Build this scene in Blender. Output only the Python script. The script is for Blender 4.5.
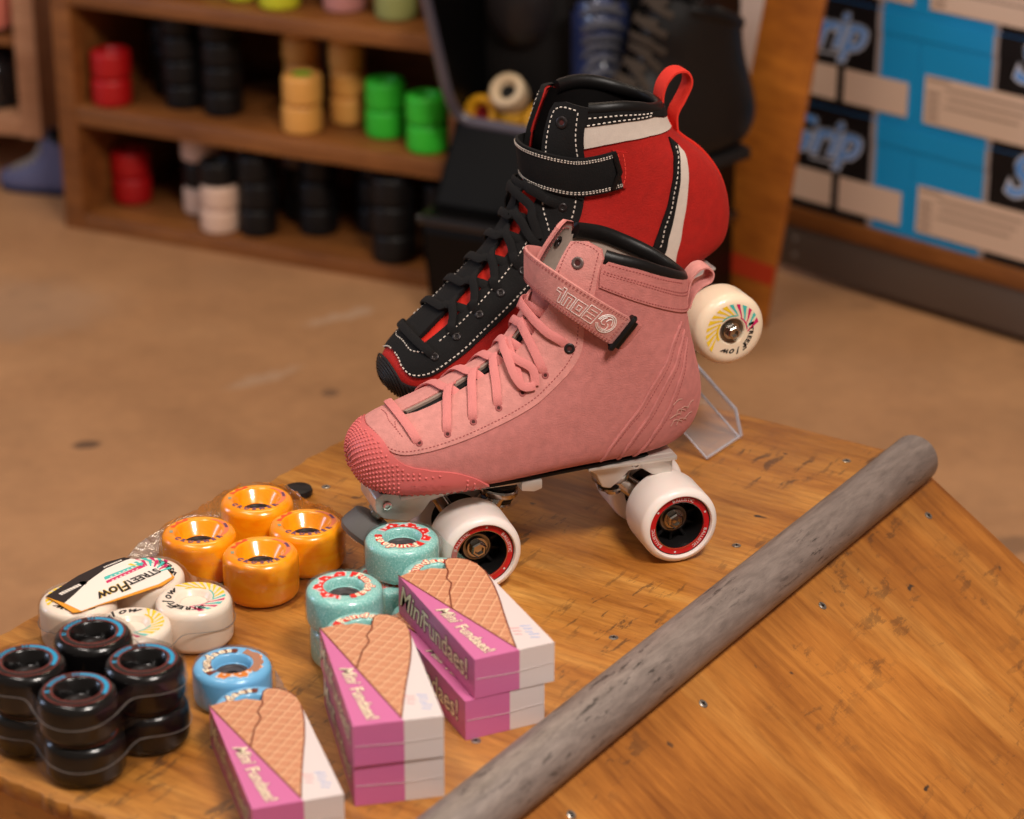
import bpy, bmesh, math, random
import numpy as np
from mathutils import Vector, Matrix
from mathutils.geometry import delaunay_2d_cdt

for _o in list(bpy.data.objects): bpy.data.objects.remove(_o)
SC = bpy.context.scene
COL = SC.collection
PI = math.pi
random.seed(7); RNG = np.random.default_rng(7)

# ------------------------------------------------------------------ camera
cam_d = bpy.data.cameras.new('camera'); cam = bpy.data.objects.new('camera', cam_d); COL.objects.link(cam)
cam.location = (0, 0, .86); cam.rotation_euler = (math.radians(90 - 23.5), 0, 0)
cam_d.sensor_fit = 'HORIZONTAL'; cam_d.sensor_width = 36; cam_d.lens = 2550 / 1024 * 36
cam_d.clip_start = .05; cam_d.clip_end = 60
cam_d.dof.use_dof = True; cam_d.dof.focus_distance = 1.86; cam_d.dof.aperture_fstop = 5.4
SC.camera = cam
SC.view_settings.view_transform = 'Standard'; SC.view_settings.look = 'None'
SC.view_settings.gamma = 1; SC.view_settings.use_curve_mapping = False
SC.view_settings.exposure = 0.24

# ------------------------------------------------------------------ light: dim shop, ceiling lamps over the ramp
world = bpy.data.worlds.new('world'); SC.world = world; world.use_nodes = True
world.node_tree.nodes['Background'].inputs[0].default_value = (.95, .80, .66, 1)
world.node_tree.nodes['Background'].inputs[1].default_value = .165
def area(name, loc, target, sx, sy, power, col):
    d = bpy.data.lights.new(name, 'AREA'); d.shape = 'RECTANGLE'; d.size = sx; d.size_y = sy; d.energy = power; d.color = col
    o = bpy.data.objects.new(name, d); COL.objects.link(o); o.location = loc
    o.rotation_euler = (Vector(target) - Vector(loc)).to_track_quat('-Z', 'Y').to_euler()
    return o
area('ceiling_lamp_key', (.55, .68, 1.68), (.03, 1.65, .05), .5, .36, 32, (1.0, .91, .83))
area('ceiling_lamp_left', (-.75, 1.35, 1.9), (-.1, 1.7, 0), .9, .25, 9, (1.0, .9, .82))
area('ceiling_lamp_shelves', (-.2, 2.5, 1.9), (-.2, 3.1, -.3), 1.2, .3, 11, (1.0, .80, .57))
area('window_daylight', (-2.4, 2.3, .8), (0, 2.8, 0),   .5, .9, 11, (.58, .72, 1.0))

# ------------------------------------------------------------------ materials
def lin(c):
    return tuple((x / 255 / 12.92 if x / 255 <= .04045 else ((x / 255 + .055) / 1.055) ** 2.4) for x in c)
MATS = {}
class NT:
    def __init__(s, m): s.t = m.node_tree; s.b = s.t.nodes['Principled BSDF']
    def n(s, typ, **kw):
        nd = s.t.nodes.new(typ)
        for k, v in kw.items(): setattr(nd, k, v)
        return nd
    def l(s, a, b): s.t.links.new(a, b)
def mat(name, c, rough=.5, metal=0, coat=0, sheen=0, trans=0, ior=1.45, var=0, vscale=60, bump=0, bscale=300, sss=0, emis=0, spec=None):
    if name in MATS: return MATS[name]
    m = bpy.data.materials.new(name); m.use_nodes = True; g = NT(m); b = g.b
    col = (*lin(c), 1)
    b.inputs['Base Color'].default_value = col; b.inputs['Roughness'].default_value = rough
    b.inputs['Metallic'].default_value = metal; b.inputs['IOR'].default_value = ior
    b.inputs['Coat Weight'].default_value = coat; b.inputs['Coat Roughness'].default_value = .08
    b.inputs['Sheen Weight'].default_value = sheen; b.inputs['Sheen Roughness'].default_value = .4
    b.inputs['Sheen Tint'].default_value = col
    b.inputs['Transmission Weight'].default_value = trans
    if spec is None and sum(c) < 150 and not metal: b.inputs['Specular IOR Level'].default_value = .3
    if spec is not None: b.inputs['Specular IOR Level'].default_value = spec
    if sss: b.inputs['Subsurface Weight'].default_value = sss; b.inputs['Subsurface Radius'].default_value = (.006, .004, .003); b.inputs['Subsurface Scale'].default_value = 1
    tc = g.n('ShaderNodeTexCoord')
    if var:
        nz = g.n('ShaderNodeTexNoise'); nz.inputs['Scale'].default_value = vscale; nz.inputs['Detail'].default_value = 5
        g.l(tc.outputs['Object'], nz.inputs['Vector'])
        mx = g.n('ShaderNodeMix', data_type='RGBA'); mr = g.n('ShaderNodeMapRange')
        mr.inputs['From Min'].default_value = .3; mr.inputs['From Max'].default_value = .7
        g.l(nz.outputs['Fac'], mr.inputs['Value']); g.l(mr.outputs['Result'], mx.inputs['Factor'])
        mx.inputs['A'].default_value = (*[min(1, x * (1 - var)) for x in col[:3]], 1)
        mx.inputs['B'].default_value = (*[min(1, x * (1 + var)) for x in col[:3]], 1)
        g.l(mx.outputs['Result'], b.inputs['Base Color'])
    if bump:
        nz = g.n('ShaderNodeTexNoise'); nz.inputs['Scale'].default_value = bscale; nz.inputs['Detail'].default_value = 6
        g.l(tc.outputs['Object'], nz.inputs['Vector'])
        bp = g.n('ShaderNodeBump'); bp.inputs['Strength'].default_value = bump; bp.inputs['Distance'].default_value = .001
        g.l(nz.outputs['Fac'], bp.inputs['Height']); g.l(bp.outputs['Normal'], b.inputs['Normal'])
    MATS[name] = m; return m
def ramp(g, fac, stops):
    r = g.n('ShaderNodeValToRGB'); e = r.color_ramp.elements
    while len(e) < len(stops): e.new(.5)
    for k, (p, c) in enumerate(stops): e[k].position = p; e[k].color = (*lin(c), 1)
    g.l(fac, r.inputs['Fac']); return r.outputs['Color']
def mixc(g, f, a, b, mode='MIX'):
    m = g.n('ShaderNodeMix', data_type='RGBA', blend_type=mode)
    for k, v in (('Factor', f), ('A', a), ('B', b)):
        if isinstance(v, (int, float)): m.inputs[k].default_value = v
        elif isinstance(v, tuple): m.inputs[k].default_value = v
        else: g.l(v, m.inputs[k])
    return m.outputs['Result']
def noise(g, vec, scale, detail=4, rough=.55, dist=0):
    n = g.n('ShaderNodeTexNoise'); n.inputs['Scale'].default_value = scale; n.inputs['Detail'].default_value = detail
    n.inputs['Roughness'].default_value = rough; n.inputs['Distortion'].default_value = dist
    g.l(vec, n.inputs['Vector']); return n.outputs['Fac']
def mapping(g, scale=(1, 1, 1), rot=(0, 0, 0), loc=(0, 0, 0)):
    tc = g.n('ShaderNodeTexCoord'); mp = g.n('ShaderNodeMapping')
    mp.inputs['Scale'].default_value = scale; mp.inputs['Rotation'].default_value = rot; mp.inputs['Location'].default_value = loc
    g.l(tc.outputs['Object'], mp.inputs['Vector']); return mp.outputs['Vector']
def wood(name, stops, scale=(2, 30, 30), rough=.45, scuff=0, bump=.15, seed=0., knots=0):
    if name in MATS: return MATS[name]
    m = bpy.data.materials.new(name); m.use_nodes = True; g = NT(m)
    v = mapping(g, scale, loc=(seed, seed * .7, seed * .3))
    f = noise(g, v, 1.0, 8, .62, .6)
    c = ramp(g, f, stops)
    fine = noise(g, mapping(g, tuple(q * 7 for q in scale), loc=(seed, 1, 2)), 1.0, 5, .7, .2)
    fr_ = g.n('ShaderNodeMapRange'); fr_.inputs['From Min'].default_value = .35; fr_.inputs['From Max'].default_value = .6; g.l(fine, fr_.inputs['Value'])
    c = mixc(g, fr_.outputs['Result'], mixc(g, 1., c, (.70, .64, .58, 1), 'MULTIPLY'), c)
    v2 = mapping(g, (1, 1, 1), loc=(seed, 0, 0))
    big = noise(g, v2, 5.5, 4, .55, .4)
    bigr = g.n('ShaderNodeMapRange'); bigr.inputs['From Min'].default_value = .3; bigr.inputs['From Max'].default_value = .72
    g.l(big, bigr.inputs['Value'])
    dark = mixc(g, 1.0, c, (.62, .56, .50, 1), 'MULTIPLY')
    c = mixc(g, bigr.outputs['Result'], dark, c)
    if scuff:
        # dark scratches and scuffs: thresholded, directional noise
        v3 = mapping(g, (28, 120, 28), rot=(0, 0, .25), loc=(3, 1, 0))
        s1 = noise(g, v3, 1.0, 6, .7, .3)
        mr = g.n('ShaderNodeMapRange'); mr.inputs['From Min'].default_value = .55; mr.inputs['From Max'].default_value = .60
        g.l(s1, mr.inputs['Value'])
        v4 = mapping(g, (1, 1, 1), loc=(5, 2, 0)); s2 = noise(g, v4, 9, 3)
        mr2 = g.n('ShaderNodeMapRange'); mr2.inputs['From Min'].default_value = .46; mr2.inputs['From Max'].default_value = .58
        g.l(s2, mr2.inputs['Value'])
        mu = g.n('ShaderNodeMath', operation='MULTIPLY'); g.l(mr.outputs['Result'], mu.inputs[0]); g.l(mr2.outputs['Result'], mu.inputs[1])
        mu2 = g.n('ShaderNodeMath', operation='MULTIPLY'); g.l(mu.outputs[0], mu2.inputs[0]); mu2.inputs[1].default_value = scuff * .75
        c = mixc(g, mu2.outputs[0], c, (*lin((58, 42, 32)), 1))
        v5 = mapping(g, (75, 40, 60), loc=(1, 7, 0)); s3 = noise(g, v5, 1.0, 2)
        mr3 = g.n('ShaderNodeMapRange'); mr3.inputs['From Min'].default_value = .73; mr3.inputs['From Max'].default_value = .78
        g.l(s3, mr3.inputs['Value']); c = mixc(g, mr3.outputs['Result'], c, (*lin((66, 48, 36)), 1))
    g.l(c, g.b.inputs['Base Color']); g.b.inputs['Roughness'].default_value = rough
    bp = g.n('ShaderNodeBump'); bp.inputs['Strength'].default_value = bump; bp.inputs['Distance'].default_value = .0015
    g.l(f, bp.inputs['Height']); g.l(bp.outputs['Normal'], g.b.inputs['Normal'])
    MATS[name] = m; return m

# ------------------------------------------------------------------ mesh builder
def catmull(P, n, closed=False):
    P = np.asarray(P, float); k = len(P)
    u = np.linspace(0, k if closed else k - 1, n, endpoint=not closed)
    i = np.floor(u).astype(int)
    if not closed: i = np.clip(i, 0, k - 2)
    t = (u - i)[:, None]
    g = (lambda j: P[j % k]) if closed else (lambda j: P[np.clip(j, 0, k - 1)])
    a, b, c, d = g(i - 1), g(i), g(i + 1), g(i + 2)
    return .5 * (2 * b + (c - a) * t + (2 * a - 5 * b + 4 * c - d) * t * t + (3 * b - 3 * c + d - a) * t ** 3)
def polyres(P, step, closed=True):
    P = [np.asarray(p, float) for p in P]; out = []
    for a, b in zip(P, P[1:] + P[:1] if closed else P[1:]):
        n = max(1, int(math.ceil(np.linalg.norm(b - a) / step)))
        out += [a + (b - a) * j / n for j in range(n)]
    if not closed: out.append(P[-1])
    return np.array(out)
def inpoly(pts, poly):
    x, y = pts[:, 0], pts[:, 1]; r = np.zeros(len(pts), bool); n = len(poly)
    for i in range(n):
        x1, y1 = poly[i]; x2, y2 = poly[(i + 1) % n]
        if y1 == y2: continue
        c = ((y1 > y) != (y2 > y)) & (x < (x2 - x1) * (y - y1) / (y2 - y1) + x1); r ^= c
    return r
def unit(a): return a / (np.linalg.norm(a, axis=-1, keepdims=True) + 1e-12)
_gl = {}
def glyphs(txt, bold=0., shear=0., res=3):
    key = (txt, bold, shear)
    if key in _gl: return _gl[key]
    cu = bpy.data.curves.new('t', 'FONT'); cu.body = txt; cu.size = 1; cu.offset = bold; cu.shear = shear; cu.resolution_u = res; cu.fill_mode = 'FRONT'
    o = bpy.data.objects.new('t', cu); COL.objects.link(o)
    dg = bpy.context.evaluated_depsgraph_get(); me = o.evaluated_get(dg).to_mesh()
    v = np.array([(q.co.x, q.co.y) for q in me.vertices]).reshape(-1, 2); f = [tuple(p.vertices) for p in me.polygons]
    o.evaluated_get(dg).to_mesh_clear(); bpy.data.objects.remove(o); bpy.data.curves.remove(cu)
    if len(v): v = v - [v[:, 0].min(), 0]
    _gl[key] = (v, f); return v, f

class MB:
    def __init__(s): s.v = []; s.f = []; s.m = []; s.n = 0
    def add(s, V, F, mi=0, M=None):
        V = np.asarray(V, float).reshape(-1, 3)
        if M is not None:
            A = np.array(M); V = V @ A[:3, :3].T + A[:3, 3]
        s.v.append(V); s.f += [tuple(int(i) + s.n for i in f) for f in F]; s.m += [mi] * len(F); s.n += len(V); return s
    def bm(s, b, mi=0, M=None):
        b.verts.index_update(); s.add([tuple(v.co) for v in b.verts], [[v.index for v in f.verts] for f in b.faces], mi, M); b.free(); return s
    def box(s, lo, hi, bev=0., mi=0, M=None, seg=2):
        b = bmesh.new(); bmesh.ops.create_cube(b, size=1)
        lo, hi = np.array(lo, float), np.array(hi, float)
        for v in b.verts: v.co = Vector((lo + hi) / 2 + np.array(v.co) * (hi - lo))
        if bev: bmesh.ops.bevel(b, geom=b.edges[:], offset=bev, segments=seg, profile=.5, affect='EDGES')
        return s.bm(b, mi, M)
    def prism(s, poly, z0, z1, bev=0., mi=0, M=None, seg=2):
        b = bmesh.new(); n = len(poly)
        lo = [b.verts.new((p[0], p[1], z0)) for p in poly]; hi = [b.verts.new((p[0], p[1], z1)) for p in poly]
        b.faces.new(lo[::-1]); b.faces.new(hi)
        for i in range(n): b.faces.new((lo[i], lo[(i + 1) % n], hi[(i + 1) % n], hi[i]))
        bmesh.ops.recalc_face_normals(b, faces=b.faces[:])
        if bev:
            try: bmesh.ops.bevel(b, geom=b.edges[:], offset=bev, segments=seg, profile=.5, affect='EDGES')
            except Exception: pass
        return s.bm(b, mi, M)
    def lathe(s, prof, seg=48, mi=0, M=None, closed=False):
        prof = np.asarray(prof, float); k = len(prof); a = np.linspace(0, 2 * PI, seg, endpoint=False)
        V = np.stack([prof[:, None, 0] * np.cos(a), prof[:, None, 0] * np.sin(a), prof[:, None, 1] + 0 * a], -1).reshape(-1, 3)
        F = []
        for i in range(k if closed else k - 1):
            for j in range(seg):
                j2 = (j + 1) % seg; i2 = (i + 1) % k
                F.append((i * seg + j, i * seg + j2, i2 * seg + j2, i2 * seg + j))
        if not closed:
            if prof[0, 0] > 1e-6: F.append(tuple(range(seg))[::-1])
            if prof[-1, 0] > 1e-6: F.append(tuple((k - 1) * seg + j for j in range(seg)))
        return s.add(V, F, mi, M)
    def sweep(s, P, N, a, b, mi=0, closed=False, m=8, ex=.6, caps=True, M=None):
        """ribbon: half width a across the normal, half thickness b along it"""
        P = np.asarray(P, float); N = np.asarray(N, float); n = len(P)
        T = (np.roll(P, -1, 0) - np.roll(P, 1, 0)) if closed else np.gradient(P, axis=0)
        T = unit(T); B = unit(np.cross(T, N)); N2 = unit(np.cross(B, T))
        th = np.linspace(0, 2 * PI, m, endpoint=False) + PI / m
        cx = np.sign(np.cos(th)) * np.abs(np.cos(th)) ** ex; cy = np.sign(np.sin(th)) * np.abs(np.sin(th)) ** ex
        a = np.broadcast_to(a, (n,)); b = np.broadcast_to(b, (n,))
        V = P[:, None] + B[:, None] * (cx[None, :, None] * a[:, None, None]) + N2[:, None] * (cy[None, :, None] * b[:, None, None])
        F = []
        for i in range(n if closed else n - 1):
            for j in range(m):
                i2 = (i + 1) % n; j2 = (j + 1) % m
                F.append((i * m + j, i * m + j2, i2 * m + j2, i2 * m + j))
        if caps and not closed: F += [tuple(range(m))[::-1], tuple((n - 1) * m + j for j in range(m))]
        return s.add(V.reshape(-1, 3), F, mi, M)
    def tube(s, P, r, mi=0, closed=False, m=8, M=None, caps=True):
        P = np.asarray(P, float)
        T = unit((np.roll(P, -1, 0) - np.roll(P, 1, 0)) if closed else np.gradient(P, axis=0))
        N = []; ref = np.array([0, 0, 1.]) if abs(T[0][2]) < .9 else np.array([1., 0, 0])
        for t in T:
            ref = ref - t * (ref @ t); ref = ref / (np.linalg.norm(ref) + 1e-12); N.append(ref)
        return s.sweep(P, N, r, r, mi, closed, m, 1.0, caps, M)
    def text(s, txt, size, fn, mi=0, bold=.01, shear=0., align=.5, spacing=None):
        """fn(x, y) -> 3D, x along the line measured from its align point"""
        v, f = glyphs(txt, bold, shear)
        if not len(v): return s
        w = v[:, 0].max(); v = (v - [w * align, 0]) * size
        return s.add([fn(x, y) for x, y in v], f, mi)
    def build(s, name, mats, parent=None, loc=None, rot=None, ang=35, smooth=True):
        me = bpy.data.meshes.new(name); V = np.concatenate(s.v) if s.v else np.zeros((0, 3))
        me.from_pydata([tuple(p) for p in V], [], s.f)
        for m_ in (mats if isinstance(mats, (list, tuple)) else [mats]): me.materials.append(m_)
        me.polygons.foreach_set('material_index', s.m)
        me.validate(); me.update()
        if smooth:
            me.polygons.foreach_set('use_smooth', [True] * len(me.polygons)); me.set_sharp_from_angle(angle=math.radians(ang))
        o = bpy.data.objects.new(name, me); COL.objects.link(o)
        if parent is not None: o.parent = parent
        if loc is not None: o.location = loc
        if rot is not None: o.rotation_euler = rot
        return o
def tag(o, label=None, cat=None, group=None, kind=None):
    if label: o['label'] = label
    if cat: o['category'] = cat
    if group: o['group'] = group
    if kind: o['kind'] = kind
    return o
def empty(name, loc=(0, 0, 0), rz=0, label=None, cat=None, group=None):
    o = bpy.data.objects.new(name, None); COL.objects.link(o); o.location = loc; o.rotation_euler = (0, 0, rz); o.empty_display_size = .02
    return tag(o, label, cat, group)
def copy_tree(o, parent=None):
    c = o.copy(); COL.objects.link(c)
    if parent is not None: c.parent = parent
    for ch in list(o.children): copy_tree(ch, c)
    return c
def TR(loc=(0, 0, 0), rot=(0, 0, 0), sc=1):
    from mathutils import Euler
    return Matrix.Translation(loc) @ Euler(rot).to_matrix().to_4x4() @ Matrix.Scale(sc, 4)
def axisM(p, d):
    """matrix taking local z to direction d at p"""
    return Matrix.Translation(Vector(p)) @ Vector(d).to_track_quat('Z', 'Y').to_matrix().to_4x4()
# ------------------------------------------------------------------ setting
ZF = -.31
def concrete():
    m = bpy.data.materials.new('concrete_floor'); m.use_nodes = True; g = NT(m)
    v = mapping(g)
    a = noise(g, v, 2.2, 6, .6, .5); b = noise(g, v, 60, 4, .6); c = noise(g, v, 9, 5, .6)
    col = ramp(g, a, [(.3, (160, 114, 78)), (.5, (186, 136, 94)), (.7, (200, 150, 106))])
    mr = g.n('ShaderNodeMapRange'); mr.inputs['From Min'].default_value = .35; mr.inputs['From Max'].default_value = .65; g.l(c, mr.inputs['Value'])
    col = mixc(g, mr.outputs['Result'], mixc(g, 1., col, (.80, .80, .80, 1), 'MULTIPLY'), col)
    mr = g.n('ShaderNodeMapRange'); mr.inputs['From Min'].default_value = .70; mr.inputs['From Max'].default_value = .76; g.l(noise(g, v, 8, 2, .5), mr.inputs['Value'])
    mu = g.n('ShaderNodeMath', operation='MULTIPLY'); g.l(mr.outputs['Result'], mu.inputs[0]); mu.inputs[1].default_value = .6
    col = mixc(g, mu.outputs[0], col, (*lin((96, 72, 58)), 1))
    col = mixc(g, .35, col, mixc(g, b, (*lin((124, 88, 60)), 1), (*lin((196, 146, 100)), 1)))
    # scuffs and paint marks at fixed spots of the slab
    tc = g.n('ShaderNodeTexCoord')
    for x, y, sx, sy, rz, c2, k in ((-.470, 2.598, .016, .010, .3, (70, 54, 44), .8), (-.209, 2.742, .010, .010, .1, (92, 70, 56), .7), (-.28, 2.80, .050, .012, .7, (196, 172, 150), .28), (-.20, 3.0, .05, .012, .6, (206, 184, 164), .3), (-.56, 2.33, .03, .016, .4, (200, 178, 156), .25), (-.62, 3.05, .16, .10, .2, (172, 142, 118), .35), (-.10, 2.62, .05, .04, 0, (126, 96, 72), .5), (.52, 2.35, .03, .02, .4, (110, 84, 64), .6)):
        mp = g.n('ShaderNodeMapping', vector_type='TEXTURE'); mp.inputs['Location'].default_value = (x, y, ZF); mp.inputs['Rotation'].default_value = (0, 0, rz); mp.inputs['Scale'].default_value = (sx, sy, 1)
        nd = g.n('ShaderNodeVectorMath', operation='ADD'); sc = g.n('ShaderNodeVectorMath', operation='SCALE'); nz = g.n('ShaderNodeTexNoise'); nz.inputs['Scale'].default_value = 45
        g.l(tc.outputs['Object'], nz.inputs['Vector']); g.l(nz.outputs['Color'], sc.inputs[0]); sc.inputs['Scale'].default_value = sx * .6
        g.l(tc.outputs['Object'], nd.inputs[0]); g.l(sc.outputs[0], nd.inputs[1]); g.l(nd.outputs[0], mp.inputs['Vector'])
        ln = g.n('ShaderNodeVectorMath', operation='LENGTH'); g.l(mp.outputs[0], ln.inputs[0])
        mr = g.n('ShaderNodeMapRange', interpolation_type='SMOOTHSTEP'); g.l(ln.outputs['Value'], mr.inputs['Value']); mr.inputs['From Min'].default_value = .7; mr.inputs['From Max'].default_value = 1.3; mr.inputs['To Min'].default_value = k; mr.inputs['To Max'].default_value = 0
        col = mixc(g, mr.outputs['Result'], col, (*lin(c2), 1))
    g.l(col, g.b.inputs['Base Color']); g.b.inputs['Roughness'].default_value = .55
    return m
mb = MB(); mb.box((-3, -1.5, ZF - .05), (3, 4.1, ZF)); tag(mb.build('floor', concrete(), smooth=False), kind='structure')
M_wall = mat('painted_wall', (224, 206, 200), .8, var=.03, vscale=4)
mb = MB(); mb.box((-3, 4.0, ZF), (3, 4.1, 2.1)); tag(mb.build('wall_back', M_wall, smooth=False), kind='structure')
mb = MB(); mb.box((3, -1.5, ZF), (3.1, 4.1, 2.1)); tag(mb.build('wall_right', M_wall, smooth=False), kind='structure')

# ------------------------------------------------------------------ skate ramp with coping
M_ply = wood('stained_plywood', [(.28, (148, 88, 32)), (.44, (198, 130, 54)), (.56, (212, 146, 66)), (.75, (228, 170, 90))], (30, 4.0, 20), .40, .9, .12)
M_ply2 = wood('stained_plywood_slope', [(.28, (150, 88, 32)), (.44, (192, 122, 50)), (.56, (204, 134, 58)), (.75, (220, 156, 78))], (2.6, 2.6, 20), .40, .6, .1, 4.)
M_plyedge = wood('plywood_edge', [(.3, (120, 74, 36)), (.5, (170, 112, 60)), (.75, (206, 156, 98))], (4, 6, 160), .6, 0, .3)
def pipe_mat():
    m = bpy.data.materials.new('worn_steel'); m.use_nodes = True; g = NT(m)
    v = mapping(g, (190, 190, 34)); a = noise(g, v, 1, 9, .74, .3)
    c = ramp(g, a, [(.3, (108, 97, 91)), (.5, (134, 121, 114)), (.7, (154, 140, 132))])
    v2 = mapping(g, (240, 240, 50), loc=(2, 3, 1)); s = noise(g, v2, 1, 5, .7)
    mr = g.n('ShaderNodeMapRange'); mr.inputs['From Min'].default_value = .56; mr.inputs['From Max'].default_value = .62; g.l(s, mr.inputs['Value'])
    v3 = mapping(g, (1, 1, 1), loc=(1, 3, 1)); s3 = noise(g, v3, 13, 3)
    mr3 = g.n('ShaderNodeMapRange'); mr3.inputs['From Min'].default_value = .45; mr3.inputs['From Max'].default_value = .6; g.l(s3, mr3.inputs['Value'])
    mu = g.n('ShaderNodeMath', operation='MULTIPLY'); g.l(mr.outputs['Result'], mu.inputs[0]); g.l(mr3.outputs['Result'], mu.inputs[1])
    c = mixc(g, mu.outputs[0], c, (*lin((74, 66, 62)), 1))
    g.l(c, g.b.inputs['Base Color']); g.b.inputs['Metallic'].default_value = .2
    rr = g.n('ShaderNodeMapRange'); rr.inputs['To Min'].default_value = .32; rr.inputs['To Max'].default_value = .6; g.l(a, rr.inputs['Value']); g.l(rr.outputs['Result'], g.b.inputs['Roughness'])
    bp = g.n('ShaderNodeBump'); bp.inputs['Strength'].default_value = .25; bp.inputs['Distance'].default_value = .0006; g.l(a, bp.inputs['Height']); g.l(bp.outputs['Normal'], g.b.inputs['Normal'])
    return m
RA = math.radians(56.8)
ramp_o = empty('skate_ramp', (.3071, 1.8938, ZF), RA, 'small wooden skate ramp of orange stained plywood with a grey steel pipe along its edge', 'ramp')
ZT = -ZF
def ragged(x0, y0, x1, y1, n=60, amp=.0012):
    rnd = np.random.default_rng(3); t = np.linspace(0, 1, n)[:-1]
    nx, ny = -(y1 - y0), (x1 - x0); L = math.hypot(nx, ny)
    return [(x0 + (x1 - x0) * a + nx / L * rnd.normal() * amp, y0 + (y1 - y0) * a + ny / L * rnd.normal() * amp) for a in t]
dk = ragged(0, .386, -.766, .386, 80, .0009) + ragged(-.766, .386, -.766, -.0085, 70, .0011) + [(-.766, -.0085), (0, -.0085)]
mb = MB(); mb.prism(dk, ZT - .0125, ZT, .0006, seg=1)
deck = mb.build('deck_sheet', M_ply, ramp_o, ang=50)
# side and back boards carrying the deck
mb = MB(); mb.prism([(.383, ZT - .0126), (-.03, ZT - .0126), (-.034, ZT - .03), (-.515, .004), (-.515, 0), (.383, 0)], 0, .018, .0008)
Mx = Matrix(((0, 0, 1, 0), (1, 0, 0, 0), (0, 1, 0, 0), (0, 0, 0, 1)))
sb = mb.build('side_board', M_ply2, ramp_o, loc=(-.763, 0, 0)); sb.matrix_local = Matrix.Translation((-.763, 0, 0)) @ Mx
sb2 = sb.copy(); COL.objects.link(sb2); sb2.parent = ramp_o; sb2.matrix_local = Matrix.Translation((-.021, 0, 0)) @ Mx
mb = MB(); mb.box((-.745, .365, 0), (-.021, .383, ZT - .0126), .0008); mb.build('back_board', M_ply2, ramp_o)
# sloping face, from under the coping down to the floor
sl = math.radians(33)
def sp(t, h): return (-.026 - t * math.cos(sl) + h * math.sin(sl), ZT - .006 - t * math.sin(sl) + h * math.cos(sl))
prof = [sp(.0, .002), sp(.555, .002), sp(.555, -.007), sp(.0, -.007)]
mb = MB(); mb.prism(prof, 0, .766, .0005, seg=1)
ss = mb.build('slope_sheet', M_ply2, ramp_o); ss.matrix_local = Matrix.Translation((-.766, 0, 0)) @ Mx
mb = MB(); rp = .0200
mb.lathe([(rp - .003, 0), (rp - .0008, -.0005), (rp, .0008), (rp, .40), (rp, .787), (rp - .0008, .7885), (rp - .003, .7885)], 56, closed=True)
cp = mb.build('coping_pipe', pipe_mat(), ramp_o); cp.matrix_local = Matrix.Translation((-.797, -.0248, ZT + .004)) @ Matrix.Rotation(-.0042, 4, 'Z') @ Matrix.Rotation(PI / 2, 4, 'Y')
tag(cp, 'scuffed grey steel coping pipe')
M_screw = mat('screw_steel', (150, 142, 134), .35, .8); M_dark = mat('dark_recess', (26, 20, 18), .7)
def screw(p, M):
    m = MB(); m.lathe([(0, .0006), (.0012, .0006), (.0024, .0009), (.0034, .0004), (.0036, -.0008)], 16, 0)
    m.box((-.0019, -.0005, .0004), (.0019, .0005, .00075), 0, 1); m.box((-.0005, -.0019, .0004), (.0005, .0019, .00075), 0, 1)
    o = m.build('screw', [M_screw, M_dark], ramp_o); o.matrix_local = M
for x, y in [(-.037, .0196), (-.2205, .0207), (-.5636, .0262), (-.3947, .0236), (-.2104, .2047), (-.5604, .2030), (-.3069, .3419), (-.72, .03)]:
    screw(0, Matrix.Translation((x, y, ZT)) @ Matrix.Rotation(random.random() * 3, 4, 'Z'))
for x, t in [(-.0446, .0392), (-.2286, .0383), (-.4047, .0356), (-.574, .0343)]:
    y, z = sp(t, .0022); screw(0, Matrix.Translation((x, y, z)) @ Matrix.Rotation(sl, 4, 'X') @ Matrix.Rotation(random.random() * 3, 4, 'Z'))

# ------------------------------------------------------------------ loose wheels and wheel packs
def tire(m, R, w, rc, rl, re, mi=0, seg=56, seat=.30):
    h = w / 2
    ar = [(R - re + re * math.sin(a), h - re + re * math.cos(a)) for a in np.linspace(0, PI / 2, 7)]
    ri = .0012
    top = [(rc, h * seat), (rc + .0006, h * seat + .0004), (rl - ri * 1.2, h - ri * 1.1), (rl - ri * .3, h - ri * .2), (rl + ri * .7, h)] + ar
    m.lathe(top + [(R + .00015, 0)] + [(r, -z) for r, z in top[::-1]], seg, mi, closed=True)
def core(m, rc, w, mi=0, seat=.30, bore=.0042):
    h = w / 2 * seat - .0002
    t = [(bore, h - .004), (bore, h - .0012), (bore + .002, h - .001), (rc - .0028, h - .001), (rc - .002, h), (rc, h)]
    m.lathe(t + [(r, -z) for r, z in t[::-1]], 32, mi, closed=True)
    m.lathe([(0, h - .0045), (bore + .0003, h - .0045)], 24, mi)
def ring(m, r0, r1, z, mi, a0=0, a1=2 * PI, seg=64, wob=None):
    a = np.linspace(a0, a1, seg + 1); V = []; 
    for k, t in enumerate(a):
        q0, q1 = (r0, r1) if wob is None else wob(t, k)
        V += [(q0 * math.cos(t), q0 * math.sin(t), z), (q1 * math.cos(t), q1 * math.sin(t), z)]
    m.add(V, [(2 * k, 2 * k + 1, 2 * k + 3, 2 * k + 2) for k in range(seg)], mi)
def ringtext(m, txt, size, r, z, amid, mi, bold=.012, shear=0., inward=False, track=1.0):
    adv = []
    for ch in txt:
        v, f = glyphs(ch, bold, shear); adv.append((v[:, 0].max() if len(v) else .3) * size + size * .10 * track)
    tot = sum(adv); x = -tot / 2
    for ch, w in zip(txt, adv):
        xc = x + w / 2
        if inward:   # tops towards the centre, read anticlockwise
            fn = lambda px, py, xc=xc: ((r - py) * math.cos(amid + (xc + px) / r), (r - py) * math.sin(amid + (xc + px) / r), z)
        else:
            fn = lambda px, py, xc=xc: ((r + py) * math.cos(amid - (xc + px) / r), (r + py) * math.sin(amid - (xc + px) / r), z)
        m.text(ch, size, fn, mi, bold, shear); x += w
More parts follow.
